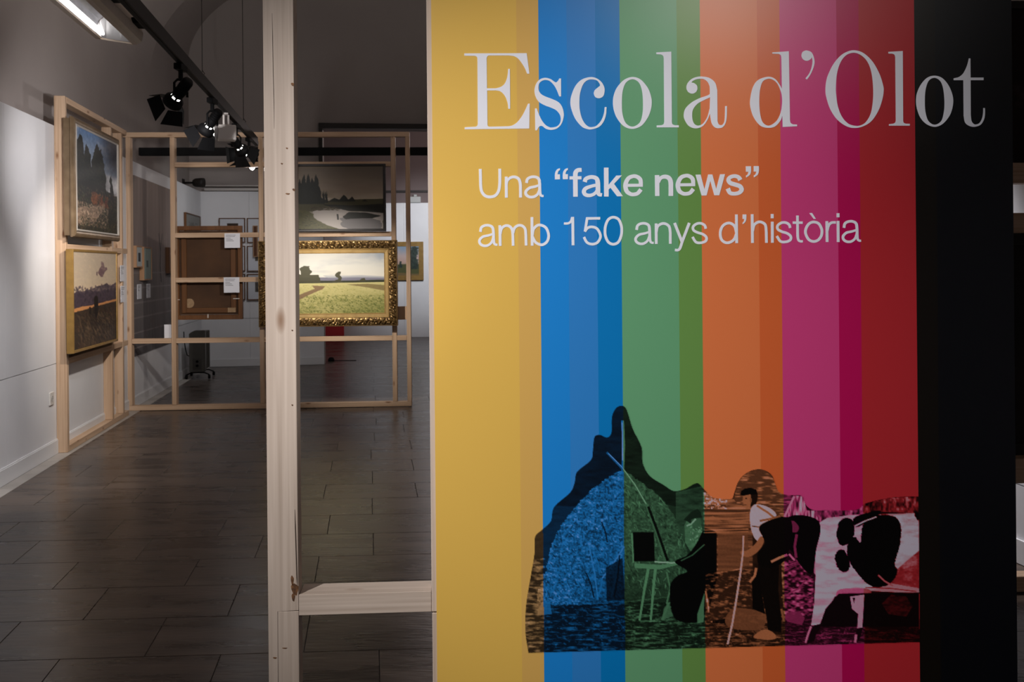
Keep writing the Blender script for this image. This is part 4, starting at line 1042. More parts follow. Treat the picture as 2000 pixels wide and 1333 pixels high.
c.poly([(.36, .72), (.5, .66), (.62, .68), (.72, .72), (1, .74), (1, 1), (.58, 1), (.46, .92), (.38, .84)], (.66, .63, .61), 1, .04, nn)
c.poly([(.62, .82), (.78, .8), (1, .86), (1, 1), (.7, 1), (.6, .93)], (.36, .355, .37), .7, .1, nn)
c.poly([(.64, .8), (.7, .73), (.84, .74), (.97, .78), (.9, .83), (.74, .84), (.66, .85)], (.075, .078, .06), .95, .05, nn)
c.stroke([(.585, .76), (.59, .85)], .016, (.12, .12, .10))
c.poly([(0, .68), (.3, .7), (.36, .76), (.4, .86), (.5, .95), (.6, 1.0), (0, 1)], (.31, .30, .17), 1, .05, nn)
c.dabs(600, (0, .7, .55, 1), [(.32, .32, .19), (.17, .17, .10), (.25, .22, .13), (.38, .36, .24)], .012, .006, .5, .7, .6, inside=c.mask([(0, .7), (.3, .72), (.42, .88), (.55, 1), (0, 1)]), seed=3)
c.dabs(200, (.35, .64, .6, .7), [(.3, .25, .17), (.2, .18, .1)], .014, .005, 0, .2, .6, seed=8)
canvas_part(c, -hw + .022, hw - .022, .022, h - .022, .008, M_PICT, t)
bm = bmesh.new(); add_box(bm, -hw + .02, hw - .02, .03, .052, .02, h - .02); obj('backing', bm, M_DARK, t)

# ---- field landscape in carved gilt frame
d4 = -.085
xA = BF.hit(504, 550, d4)[0]; xB = BF.hit(775.8, 550, d4)[0]; zA = BF.hit(700, 469.5, d4)[1]; z0_ = BF.hit(700, 637.5, d4)[1]
t, hw, h = painting('landscape_painting', 'sunny green field landscape in broad carved gilt frame under the pond picture', BF, xA, xB, z0_, zA, d4)
moulding(t, hw, h, [(0, .082), (0, .012), (.003, .004), (.007, .004), (.007, .082)], M_GOLD, 'outer_edge')
wo = .076
# carved band: relief of curling leaves, displaced grid on each mitred side
bm = bmesh.new()
def carved(L, place):
    nl = max(8, int(L / .0085)); nw = 9; rows = []
    for i in range(nl + 1):
        r = []
        for j in range(nw + 1):
            v = j / nw; u0, u1 = .0075 + (wo - .0075) * v, L - (.0075 + (wo - .0075) * v)
            s = u0 + (u1 - u0) * i / nl
            ph = s / .046
            e = math.sin(math.pi * v)
            a = math.sin(2 * math.pi * (ph + .35 * math.sin(2 * math.pi * v))) * .5 + math.sin(2 * math.pi * (1.9 * ph - 1.3 * v)) * .35 + random.uniform(-.45, .45)
            r.append(bm.verts.new(place(s, .0075 + (wo - .0075) * v, .006 - e * (.010 + .009 * a))))
        rows.append(r)
    for a, b in zip(rows, rows[1:]):
        for j in range(nw): bm.faces.new((a[j], a[j + 1], b[j + 1], b[j]))
carved(2 * hw, lambda s, v, y: (-hw + s, y, v)); carved(2 * hw, lambda s, v, y: (-hw + s, y, h - v))
carved(h, lambda s, v, y: (-hw + v, y, s)); carved(h, lambda s, v, y: (hw - v, y, s))
obj('carved_moulding', bm, M_GOLDORN, t)
moulding(t, hw, h, [(0, .03), (0, .008), (.005, .004), (.012, .012), (.036, .014), (.040, .009), (.046, .018), (.046, .03)], M_GILTFLAT, 'inner_moulding', wo)
ins = wo + .044
c = Canvas(360, 200); na, nb = c.noise(.06, .06, 4, 71), c.noise(.4, .2, 4, 72); nn = (na, nb)
c.vgrad([(0, (.76, .75, .72)), (.2, (.83, .82, .78)), (.38, (.86, .84, .79)), (.42, (.7, .7, .7)), (1, (.4, .45, .2))], .06, nb)
c.blend(np.clip((c.noise(.3, .12, 4, 73) - .5) * 3, 0, 1) * (c.Y < .36) * .6, (.66, .67, .69)); c.blend(np.clip((c.X - .75) * 3, 0, 1) * np.clip((.25 - c.Y) * 5, 0, 1) * .8 * na * 1.4, (.50, .56, .64))
c.poly([(0, .40), (.5, .40), (.7, .395), (1, .41), (1, .47), (0, .47)], (.45, .44, .50), .9, .01, nn); c.poly([(.45, .365), (.8, .37), (1, .39), (1, .42), (.5, .41)], (.62, .63, .66), .6, .02, nn)
c.poly([(0, .455), (.4, .45), (.7, .455), (1, .445), (1, .5), (0, .505)], (.20, .21, .14), 1, .02, nn)
for pts in ([(0, .48), (.02, .36), (.08, .3), (.13, .36), (.2, .33), (.26, .36), (.24, .26), (.28, .2), (.33, .21), (.355, .3), (.34, .36), (.4, .36), (.44, .42), (.42, .48)], [(.52, .48), (.585, .42), (.565, .36), (.58, .3), (.61, .3), (.62, .38), (.605, .44), (.62, .48)], [(.78, .47), (.79, .43), (.82, .42), (.84, .47)]):
    c.poly(pts, (.27, .26, .18), .95, .05, nn)
c.poly([(0, .50), (1, .485), (1, 1), (0, 1)], (.76, .72, .49), 1)
gv = np.clip((c.Y - .5) * 2, 0, 1)
c.blend(gv * .6, (.58, .56, .33)); c.blend(np.clip((na - .45) * 3, 0, 1) * gv * .7, (.42, .44, .21))
c.blend(np.clip((c.X - .5) * 1.6, 0, 1) * np.clip((c.Y - .62) * 2.4, 0, 1) * .75, (.30, .36, .14))
c.dabs(1500, (0, .52, 1, 1), [(.78, .73, .48), (.64, .61, .36), (.54, .54, .29), (.72, .67, .42)], .010, .006, .9, .6, .5, seed=5)
c.dabs(700, (.2, .7, 1, 1), [(.36, .39, .18), (.30, .33, .14), (.52, .52, .27)], .013, .006, 1.0, .6, .55, seed=6)
c.poly([(.66, .52), (.85, .51), (1, .535), (1, .63), (.86, .575)], (.45, .38, .24), .75, .02, nn)
c.poly([(.36, .53), (.47, .545), (.45, .6), (.36, .66), (.25, .76), (.1, .84), (.1, .77), (.28, .66), (.38, .59)], (.47, .37, .27), .9, .03, nn)
canvas_part(c, -hw + ins, hw - ins, ins, h - ins, .016, M_PICT, t)
bm = bmesh.new(); add_box(bm, -hw + .03, hw - .03, .05, .083, .03, h - .03); obj('backing', bm, M_DARK, t)

# ---- painting seen from behind, hung on the far side of the back frame
yb_ = .0715
xA = BF.hit(340, 500, yb_)[0]; xB = BF.hit(472.5, 500, yb_)[0]; zA = BF.hit(410, 441.5, yb_)[1]; z0_ = BF.hit(410, 624.5, yb_)[1]
t, hw, h = painting('reversed_painting', 'back of an old brown canvas on its stretcher, seen through the back frame rails', BF, xA, xB, z0_, zA, yb_)
bw = .042
bars = []
bm = bmesh.new(); frame_sweep(bm, -hw, hw, 0, h, [(0, 0), (0, .04), (bw, .04), (bw, .006), (bw - .006, 0)]); obj('frame', bm, M_OLDWOOD, t)
for a, b, c0, c1, vert in ((-hw + bw + .02, -hw + bw + .065, bw + .02, h - bw - .02, 1), (hw - bw - .065, hw - bw - .02, bw + .02, h - bw - .02, 1)):
    lumber('stretcher_bar', a, b, .012, .034, c0, c1, t, M_OLDWOOD)
for c0, c1 in ((bw + .02, bw + .065), (h - bw - .065, h - bw - .02)):
    lumber('stretcher_bar', -hw + bw + .0655, hw - bw - .0655, .0125, .034, c0, c1, t, M_OLDWOOD)
bm = bmesh.new(); add_box(bm, -hw + bw + .002, hw - bw - .002, .030, .034, bw + .002, h - bw - .002); obj('canvas', bm, M_CANVASBACK, t)
bm = bmesh.new(); add_lathe(bm, [(.001, 0), (.044, 0), (.045, .0015), (.001, .0016)], Matrix.Translation((BF.hit(368, 593, yb_)[0] - (xA + xB) / 2, .0285, BF.hit(368, 593, yb_)[1] - z0_)) @ Matrix.Rotation(-math.pi / 2, 4, 'X'), 20)
obj('paper_seal', bm, noisy('old_paper', (.24, .15, .08), (.34, .23, .13), 40, rough=.9), t)
bm = bmesh.new(); add_box(bm, hw - bw - .095, hw - bw - .022, .010, .0118, bw + .022, bw + .066); obj('paper_scrap', bm, MATS['old_paper'], t)
for x_, z_, w_, q_ in ((-.005, .02, .006, .03), (hw - .055, .19, .03, .006), (-hw + .03, .185, .02, .006)):
    bm = bmesh.new(); add_box(bm, x_ - w_, x_ + w_, -.003, -.0005, z_ - q_ * .2, z_ + q_, .0005); obj('clip', bm, M_SILVER, t)

# ---- captions pinned to the rails
def caption(label, fr, xa, xb, za, zb, y, group, lines=5):
    t = thing('caption_card', label, 'caption card', fr.w((xa + xb) / 2, y, min(za, zb)), fr.phi, group)
    hw, h = abs(xb - xa) / 2, abs(zb - za)
    bm = bmesh.new(); add_box(bm, -hw, hw, -.004, 0, 0, h, .0006); cd_ = obj('card', bm, M_CARD, t)
    for k in range(lines):
        w_ = [1.25, 1.15, .6, .85, 1.0, .7][k] * hw
        z_ = h * (.88 - .095 * k) - (.02 * h if k > 1 else 0)
        bm = bmesh.new(); add_box(bm, -hw * .8, -hw * .8 + w_, -.0044, -.0039, z_ - h * .018, z_ + h * .012); obj('text_line', bm, M_INK, cd_)
    return t
for (a, b, c0, c1), lab in (((438.5, 468.8, 456, 484.5), 'white caption card on the back frame rail, higher of two over the reversed canvas'),
                            ((437, 467.5, 542, 572), 'white caption card on the back frame rail, lower of two over the reversed canvas')):
    caption(lab, BF, BF.hit(a, c0, -.002)[0], BF.hit(b, c0, -.002)[0], BF.hit((a + b) / 2, c0, -.002)[1], BF.hit((a + b) / 2, c1, -.002)[1], -.001, 'caption cards on the back frame')
for (a, b, c0, c1), lab in (((234.8, 243.8, 518.5, 550), 'white caption card on the left frame stud beside the landscapes, the upper one'),
                            ((235.5, 244.3, 558.5, 590.5), 'white caption card on the left frame stud beside the landscapes, the lower one')):
    caption(lab, LF, LF.hit(a, c0, -.002)[0], LF.hit(b, c0, -.002)[0], LF.hit((a + b) / 2, c0, -.002)[1], LF.hit((a + b) / 2, c1, -.002)[1], -.0005, 'caption cards on the left frame')
# white card standing on the middle rail of the back frame
x_a, x_b = bx(316), bx(332.5); zt_ = bz(324, 636)
t = thing('white_card', 'plain white card standing on the middle rail of the back frame', 'card', BF.w((x_a + x_b) / 2, .055, zm + th_ / 2 + .0005), BF.phi)
bm = bmesh.new(); add_box(bm, -(x_b - x_a) / 2, (x_b - x_a) / 2, 0, .006, 0, zt_ - zm - th_ / 2 + .004, .001); obj('card', bm, M_CARD, t)

# ---- mural print on the far part of the left wall
WL = Fr((C_WALL + WD * 8.3, 8.3, 0), WALLROT)
m0 = 0.53; m1 = WL.hit(338, 500)[0]
t = thing('mural_panel', 'large dark grey mural print on the left wall behind the timber frames', 'mural', WL.w(0, -.006, .48), WALLROT)
bm = bmesh.new(); add_box(bm, m0, m1, .0005, .0055, 0, 1.72); obj('board', bm, M_DARK, t)
c = Canvas(240, 240); na, nb = c.noise(.08, .3, 4, 81), c.noise(.25, .2, 4, 82); nn = (na, nb)
c.vgrad([(0, (.57, .51, .48)), (.35, (.54, .48, .455)), (.55, (.47, .435, .425)), (1, (.37, .355, .36))], .2, na)
c.a *= (.86 + .28 * c.noise(.03, .5, 3, 83))[..., None]
c.stroke([(.62, .3), (.64, .36), (.66, .42), (.645, .5), (.67, .6)], [.012, .014, .016, .02, .02], (.22, .20, .195)); c.stroke([(.7, .3), (.675, .36), (.66, .42)], .01, (.24, .22, .21)); c.stroke([(.3, .5), (.34, .54), (.35, .6)], .05, (.27, .25, .245), .6)
for k in range(9):
    y_ = .54 + .083 * k; c.stroke([(0, y_), (1, y_)], .008, (.56, .53, .52), .9)
for k in range(8):
    for j in range(6):
        if (k * 5 + j * 3) % 4 == 0: c.stroke([(.1 + .18 * j + .05 * (k % 2), .54 + .083 * k), (.1 + .18 * j + .05 * (k % 2), .54 + .083 * (k + 1))], .004, (.42, .40, .40), .7)
for x_, y_ in ((.45, .83), (.75, .78), (.6, .86), (.3, .9)): c.poly([(x_ - .05, y_), (x_, y_ - .06), (x_ + .04, y_ + .02), (x_ + .01, y_ + .06)], (.42, .37, .36), .5, .1, nn)
canvas_part(c, m0, m1, 0, 1.72, 0, M_MURAL, t, 'print')
def wall_frame(label, fr, pa, pb, ya, yb, d, mat_, group=None, proj=.04, fwid=.018, pic=None, name='framed_picture', cat='framed picture', matcol=None, seed=0):
    xa = fr.hit(pa, (ya + yb) / 2, -d)[0]; xb = fr.hit(pb, (ya + yb) / 2, -d)[0]
    za = fr.hit((pa + pb) / 2, ya, -d)[1]; zb = fr.hit((pa + pb) / 2, yb, -d)[1]
    t, hw, h = painting(name, label, fr, xa, xb, zb, za, -d, group, cat)
    bm = bmesh.new(); frame_sweep(bm, -hw, hw, 0, h, [(0, proj), (0, 0), (fwid, 0), (fwid, proj)]); obj('frame', bm, mat_, t)
    c = Canvas(60, 60); c.a[:] = matcol or (.80, .80, .82)
    r = np.random.default_rng(seed)
    if pic:
        pts, col = pic; mk = c.poly(pts, col); c.a *= (1 - mk * .5 * c.noise(.1, .1, 3, seed))[..., None]
    canvas_part(c, -hw + fwid * .9, hw - fwid * .9, fwid * .9, h - fwid * .9, .006, M_PRINT, t, 'picture')
    bm = bmesh.new(); add_box(bm, -hw + fwid * .5, hw - fwid * .5, .010, proj - .001, fwid * .5, h - fwid * .5); obj('backing', bm, M_DARK, t)
    return t
bxp = lambda a, b, c0, d: [(a, b), (c0, b), (c0, d), (a, d)]
dm = .05
wall_frame('small honey framed picture with dark motif on the grey mural, left one of two', WL, 267, 279, 480.5, 523, dm, M_LIGHTFRAME, 'framed pictures on the mural', .043, .012, (bxp(.35, .3, .75, .75), (.16, .18, .21)), matcol=(.70, .72, .72), seed=3)
wall_frame('taller honey framed picture with pale green sheet on the grey mural, beside the small one', WL, 281.5, 297, 483, 547.5, dm, M_LIGHTFRAME, 'framed pictures on the mural', .043, .012, (bxp(.35, .4, .62, .62), (.42, .50, .47)), matcol=(.55, .62, .59), seed=4)
wall_frame('brown framed picture on the mural, mostly hidden by the back frame stud', WL, 331, 341, 484, 534, dm, M_OLDWOOD, None, .043, .02, (bxp(.3, .3, .7, .7), (.3, .2, .14)), matcol=(.45, .3, .2), seed=5)
for (a, b, c0, c1), lab in (((268.5, 276.5, 555.5, 584.5), 'narrow white text label on the grey mural under the small framed picture'), ((287, 294, 554.5, 582), 'narrow white text label on the grey mural under the taller framed picture')):
    xa_, xb_ = WL.hit(a, c0, -.012)[0], WL.hit(b, c0, -.012)[0]
    caption(lab, WL, xa_, xb_, WL.hit((a + b) / 2, c0, -.012)[1], WL.hit((a + b) / 2, c1, -.012)[1], -.0075, 'text labels on the mural', 4)

# ---- framed sheets on the far walls
wall_frame('framed drawing on the left wall near the back corner, above the reversed canvas', WL, 364, 392, 419, 470, .03, M_OLDWOOD, None, .028, .014, (bxp(.2, .3, .8, .9), (.62, .62, .60)), matcol=(.52, .52, .50), seed=6)
cols = [(427.5, 478.5), (482.5, 533)]; rws = [(426, 474.5), (480.5, 530.5), (535.5, 586.5)]
pics = [bxp(.3, .2, .75, .75), bxp(.5, .28, .95, .8), bxp(.35, .3, .7, .7), bxp(.3, .3, .6, .6), bxp(.35, .25, .7, .75), bxp(.3, .3, .7, .7)]
pc = [(.30, .23, .18), (.34, .25, .20), (.4, .4, .4), (.5, .45, .4), (.4, .36, .33), (.45, .42, .4)]
rn, cn = ['top', 'middle', 'bottom'], ['left', 'right']
for i, (a, b) in enumerate(rws):
    for j, (p0, p1) in enumerate(cols):
        k = i * 2 + j
        wall_frame('thin brown framed sheet with wide white mount on the back wall, %s row, %s column' % (rn[i], cn[j]), BW, p0, p1, a, b, .03, M_OLDWOOD,
                   'framed sheets on the back wall', .029, .012, (pics[k], pc[k]), matcol=(.80, .81, .84), seed=20 + k)
# honey frame edge near the middle of the back wall and a gilt picture in the far room
wall_frame('honey wooden picture hanging edge-on beside the framed sheets on the back wall', BW, 494, 503, 441, 502, .065, M_LIGHTFRAME, None, .034, .010, None, matcol=(.36, .22, .14), seed=30)
t = wall_frame('small wooded landscape in gilt frame on the bright white wall of the far room', FW, 760, 827, 472.5, 547.5, .045, M_OCHRE, None, .044, .085, None, 'landscape_painting', 'painting', (.55, .5, .48), 31)
old = [o for o in t.children if o.name.startswith('picture')][0]
hw_, h_ = .0, .0
xs_v = [v.co.x for v in old.data.vertices]; zs_v = [v.co.z for v in old.data.vertices]
c = Canvas(90, 90); na, nb = c.noise(.15, .12, 4, 91), c.noise(.4, .3, 3, 92); nn = (na, nb)
c.vgrad([(0, (.52, .60, .68)), (.3, (.74, .66, .64)), (.5, (.74, .62, .57)), (1, (.4, .42, .27))], .2, nb)
c.poly([(0, .62), (.3, .6), (1, .6), (1, 1), (0, 1)], (.30, .31, .18), 1, .06, nn); c.poly([(0, .88), (1, .92), (1, 1), (0, 1)], (.48, .38, .24), .8, .06, nn)
for pts in ([(.66, .75), (.68, .2), (.74, .02), (.84, .0), (.9, .2), (.92, .75)], [(.22, .7), (.26, .5), (.34, .5), (.36, .7)], [(.1, .7), (.14, .6), (.2, .7)]): c.poly(pts, (.15, .20, .19), .9, .1, nn)
c.dabs(150, (.6, .05, .95, .75), [(.22, .28, .24), (.13, .17, .15)], .04, .03, 0, 1, .6, seed=2)
canvas_part(c, min(xs_v), max(xs_v), min(zs_v), max(zs_v), .006, M_PICT, t, 'canvas')
bpy.data.objects.remove(old)

# ---- red hanging print in the far room
xa_, xb_ = FW.hit(634, 600, -.2)[0], FW.hit(671.5, 600, -.2)[0]
t = thing('red_banner', 'tall red printed banner standing in the far room under the field painting', 'banner', FW.w((xa_ + xb_) / 2, -.2, .004), FW.phi)
bw_ = (xb_ - xa_) / 2
bm = bmesh.new(); add_box(bm, -bw_, bw_, 0, .02, .012, 1.25, .002); obj('sheet', bm, M_RED, t)
bm = bmesh.new(); add_box(bm, -bw_ - .02, bw_ + .02, -.06, .08, 0, .0115, .002); obj('base', bm, M_BLACK, t)
pf = on_floor(647, 706)
t = thing('door_stop', 'small black floor stop with flat foot in the opening beside the wall end', 'door stop', (pf.x, pf.y, 0.001))
bm = bmesh.new(); add_lathe(bm, [(.045, 0), (.045, .02), (.03, .05), (.012, .055)], None, 16); obj('block', bm, M_BLACK, t)
bm = bmesh.new(); add_box(bm, -.03, .34, .04, .07, 0, .006, .001); obj('foot_plate', bm, M_BLACK, t)
pg = FW.hit(811, 396, -.04); 
t = thing('wall_box', 'pale grey box fixed above the white lining of the far room', 'wall box', FW.w(pg[0], -.04, 2.505), FW.phi)
bm = bmesh.new(); add_box(bm, -.10, .10, 0, .065, 0, .11, .006); obj('case', bm, mat('pale_grey_plastic', (.42, .43, .42), .5), t)
bm = bmesh.new(); add_box(bm, -.03, .03, .01, .06, .1105, .15, .004); obj('neck', bm, MATS['pale_grey_plastic'], t)

# ---- canvases in the right frame
t = thing('reversed_painting', 'dark red-brown canvas with pale blotches above the rails at the right edge of the photo', 'painting', RF.w(.38, .0715, rz(1990, 340)), RF.phi)
bm = bmesh.new(); frame_sweep(bm, -.62, .62, 0, .70, [(0, 0), (0, .04), (.03, .04), (.03, 0)]); obj('frame', bm, M_DARK, t)
c = Canvas(200, 130); n_a = c.noise(.25, .25, 4, 95); c.a[:] = (.13, .065, .055); c.a *= (.7 + .5 * c.noise(.5, .5, 3, 96))[..., None]
c.blend(np.clip((n_a - .55) * 9, 0, 1) * .8, (.34, .29, .28)); canvas_part(c, -.6, .6, .02, .68, .02, M_PRINT, t)
bm = bmesh.new(); add_box(bm, -.6, .6, .025, .035, .02, .68); obj('backing', bm, M_DARK, t)
t = thing('reversed_painting', 'nearly black canvas between the rails at the right edge of the photo', 'painting', RF.w(.38, .0715, rz(1990, 905)), RF.phi)
hh = rz(1990, 448) - rz(1990, 905)
bm = bmesh.new(); frame_sweep(bm, -.62, .62, 0, hh, [(0, 0), (0, .04), (.06, .04), (.06, 0)]); obj('frame', bm, M_DARK, t)
bm = bmesh.new(); add_box(bm, -.57, .57, .02, .03, .05, hh - .05); obj('canvas', bm, noisy('black_canvas', (.008, .005, .004), (.02, .012, .009), 4, rough=.8), t)

# ================================================================== FIXTURES
# wall socket
ps = on_wall(99, 779, C_WALL)
t = thing('wall_socket', 'white power socket low on the left wall beside the tall post', 'socket', (ps.x, ps.y, ps.z), WALLROT)
bm = bmesh.new(); add_box(bm, -.042, .042, -.010, 0, -.045, .045, .003); pl_ = obj('plate', bm, mat('socket_plastic', (.62, .60, .57), .4), t)
bm = bmesh.new(); add_lathe(bm, [(.001, 0), (.019, 0), (.020, .003), (.017, .003), (.016, .001), (.001, .001)], Matrix.Translation((0, -.0102, 0)) @ Matrix.Rotation(math.pi / 2, 4, 'X'), 20); obj('well', bm, mat('socket_well', (.45, .43, .41), .5), pl_)
for s in (-1, 1):
    bm = bmesh.new(); add_lathe(bm, [(.0028, 0), (.0028, .0006)], Matrix.Translation((s * .0095, -.0114, 0)) @ Matrix.Rotation(math.pi / 2, 4, 'X'), 10); obj('pin_hole', bm, M_BLACK, pl_)

# hanging lighting track along the room, cross track behind the back frame
TZ, TC = 2.38, -1.0
ang = math.atan2(1, WD) - math.pi / 2
t = thing('lighting_track', 'dark ceiling track running along the room beside the floodlight, carrying the spotlights', 'lighting track', (TC + WD * 5.2, 5.2, TZ), ang)
bm = bmesh.new(); add_box(bm, 0, .034, -6.0, 3.15, 0, .038, .002); obj('rail', bm, M_TRACK, t)
bm = bmesh.new(); add_box(bm, .004, .030, -5.98, 3.13, .0385, .075, .002); obj('top_channel', bm, M_TRACK, t)
bm = bmesh.new(); add_box(bm, .008, .026, -5.99, 3.14, -.002, -.0003); obj('slot', bm, M_BLACK, t)
CT = Fr((-3.55, 8.99, 0), math.atan(0.06))
zc_ = CT.hit(450, 303.5)[1]
t = thing('lighting_track', 'black horizontal cross track behind the back frame', 'lighting track', CT.w(0, 0, zc_), CT.phi)
bm = bmesh.new(); add_box(bm, .02, 6.3, 0, .05, 0, .075, .003); obj('rail', bm, M_BLACK, t)
bm = bmesh.new(); add_box(bm, .03, 6.29, .015, .035, -.0025, -.0003); obj('slot', bm, M_TRACK, t)

def axis_matrix(loc, d):
    q = Vector(d).normalized().to_track_quat('-Z', 'Y'); return Matrix.Translation(loc) @ q.to_matrix().to_4x4()
def spotlight(label, base, aim, size=1.0, glow=False, doors=True, drop=.10, m=None, power=0, angle=44, color=(1, .95, .90), beam=None):
    """base: point on the underside of the track; the head hangs below on a yoke and looks at aim"""
    m = m or M_BLACK
    base = Vector(base); t = thing('track_spotlight', label, 'spotlight', base, 0, 'spotlights on the tracks')
    s = size
    bm = bmesh.new(); add_box(bm, -.018 * s, .018 * s, -.045 * s, .045 * s, -.030 * s, -.0005, .003); obj('adapter', bm, m, t)
    bm = bmesh.new(); add_lathe(bm, [(.011 * s, -.031 * s), (.011 * s, -drop * s * .55)], None, 12); obj('stem', bm, m, t)
    hinge = Vector((0, 0, -drop * s)); d = (Vector(aim) - (base + hinge)).normalized()
    M = axis_matrix(hinge, d)
    if power:
        p0 = base + hinge + d * .17 * s; spot('spotlight_lamp', p0, beam or p0 + d, power, angle, 1.0, .03, color)
    # yoke: U of flat bar straddling the head
    bm = bmesh.new()
    right = (M.to_3x3() @ Vector((1, 0, 0))); r_ = .034 * s
    pts = [hinge - right * r_ + Vector((0, 0, -.025 * s)), hinge - right * r_ + Vector((0, 0, .035 * s)), hinge - right * r_ * .5 + Vector((0, 0, .052 * s)), hinge + right * r_ * .5 + Vector((0, 0, .052 * s)), hinge + right * r_ + Vector((0, 0, .035 * s)), hinge + right * r_ + Vector((0, 0, -.025 * s))]
    add_tube(bm, pts, .006 * s, 8); obj('yoke', bm, m, t)
    bm = bmesh.new()      # finned rear housing and lamp barrel, the beam leaves along local -z
    prof = [(.010, .078), (.022, .076), (.027, .066)]
    for k in range(4): prof += [(.0285, .062 - .014 * k), (.025, .058 - .014 * k), (.025, .054 - .014 * k)]
    prof += [(.0285, .004), (.027, -.02), (.026, -.034)]
    add_lathe(bm, [(r * s, z * s) for r, z in prof], M, 20); hs = obj('housing', bm, m, t, True)
    bm = bmesh.new(); add_lathe(bm, [(.0245 * s, -.0345 * s), (.0245 * s, -.0425 * s)], M, 20, False)
    obj('vent_ring', bm, M_EMIT if not glow else m, hs)
    bm = bmesh.new()
    for k in range(6):
        add_box(bm, .0235 * s, .0285 * s, -.005 * s, .005 * s, -.045 * s, -.033 * s, 0, M @ Matrix.Rotation(k * math.pi / 3, 4, 'Z'))
    obj('vent_cage', bm, m, hs)
    bm = bmesh.new(); add_lathe(bm, [(.028 * s, -.043 * s), (.045 * s, -.062 * s), (.048 * s, -.088 * s), (.045 * s, -.088 * s), (.043 * s, -.064 * s), (.026 * s, -.046 * s)], M, 24, False); hd = obj('reflector_hood', bm, m, t, True)
    bm = bmesh.new(); add_lathe(bm, [(.001, -.070 * s), (.0435 * s, -.072 * s)], M, 24, False); obj('lens', bm, M_EMIT, hd)
    if doors:
        for k, (a, wdt, op) in enumerate(((0, .085, .35), (math.pi, .085, .35), (math.pi / 2, .075, .55), (-math.pi / 2, .075, .55))):
            bm = bmesh.new(); MM = M @ Matrix.Rotation(a, 4, 'Z') @ Matrix.Translation((.048 * s, 0, -.089 * s)) @ Matrix.Rotation(-op, 4, 'Y')
            w0, w1, L = wdt * .5 * s, wdt * .78 * s, .072 * s
            vs = [bm.verts.new(MM @ Vector(p)) for p in ((0, -w0, 0), (0, w0, 0), (0, w1, -L), (0, -w1, -L), (.0018, -w0, 0), (.0018, w0, 0), (.0018, w1, -L), (.0018, -w1, -L))]
            for f in ((0, 1, 2, 3), (7, 6, 5, 4), (0, 4, 5, 1), (1, 5, 6, 2), (2, 6, 7, 3), (3, 7, 4, 0)): bm.faces.new([vs[q] for q in f])
            obj('barn_door', bm, m, hd)
    return t
def tp(Y): return (TC + WD * Y + .017, Y, TZ - .0025)
spotlight('black barn-door spotlight on the long track, nearest the floodlight', tp(4.98), (-3.10, 6.05, 1.12), 1.12, drop=.125, power=145, angle=72, beam=(-3.26, 7.65, 1.95), color=(1, .96, .96))
spotlight('black barn-door spotlight on the long track, just left of the grey box lamp', tp(5.98), (-3.15, 6.85, .95), 1.12, drop=.125, beam=(-3.2, 7.15, 1.0), power=115, angle=72, color=(1, .90, .80))
spotlight('black barn-door spotlight on the long track, between the grey box lamp and the back frame', tp(7.05), (-1.55, 8.72, 1.12), 1.12, drop=.125, power=195, angle=50, color=(1, .93, .84))
spotlight('black spotlight with bright lens on the cross track, left of the frame stud', CT.w(CT.hit(500, 304)[0], .025, zc_ - .003), (-3.25, 7.0, 2.05), .9, True, False, .11, power=14, angle=84, color=(.98, .95, .98))
spotlight('black spotlight with bright lens on the cross track, right of the frame stud', CT.w(CT.hit(519, 304)[0], .025, zc_ - .003), (-3.15, 6.5, 1.6), .9, True, False, .11, power=14, angle=80, color=(.98, .95, .98))
spotlight('black barn-door spotlight at the far end of the long track, turned towards the left wall', tp(7.80), (-3.25, 6.6, 2.08), 1.05, drop=.125, power=10, angle=100, color=(1, .95, .95))
# grey box lamp
bpos = Vector(tp(6.55)); t = thing('box_spotlight', 'putty grey box shaped lamp hanging from the long track', 'spotlight', bpos, math.radians(20))
bm = bmesh.new(); add_box(bm, -.014, .014, -.03, .03, -.012, -.0005, .002); obj('adapter', bm, M_GREYBOX, t)
for s in (-1, 1):
    bm = bmesh.new(); add_box(bm, s * .016 - .006, s * .016 + .006, -.006, .006, -.085, -.0125, .001); obj('stem', bm, M_GREYBOX, t)
bm = bmesh.new(); add_box(bm, -.055, .065, -.05, .05, -.19, -.0855, .006); obj('box', bm, M_GREYBOX, t)
bm = bmesh.new(); Mx = Matrix.Translation((-.056, 0, -.140)) @ Matrix.Rotation(-math.pi / 2, 4, 'Y') @ Matrix.Rotation(.0, 4, 'X')
add_lathe(bm, [(.046, 0), (.050, .012), (.046, .03), (.040, .034), (.001, .036)], Mx, 24); obj('lens_hood', bm, mat('pale_enamel', (.46, .45, .45), .35), t, True)
bm = bmesh.new(); add_lathe(bm, [(.0465, .030), (.0475, .026), (.044, .0345)], Mx, 24, False); obj('lit_rim', bm, M_EMIT, t)

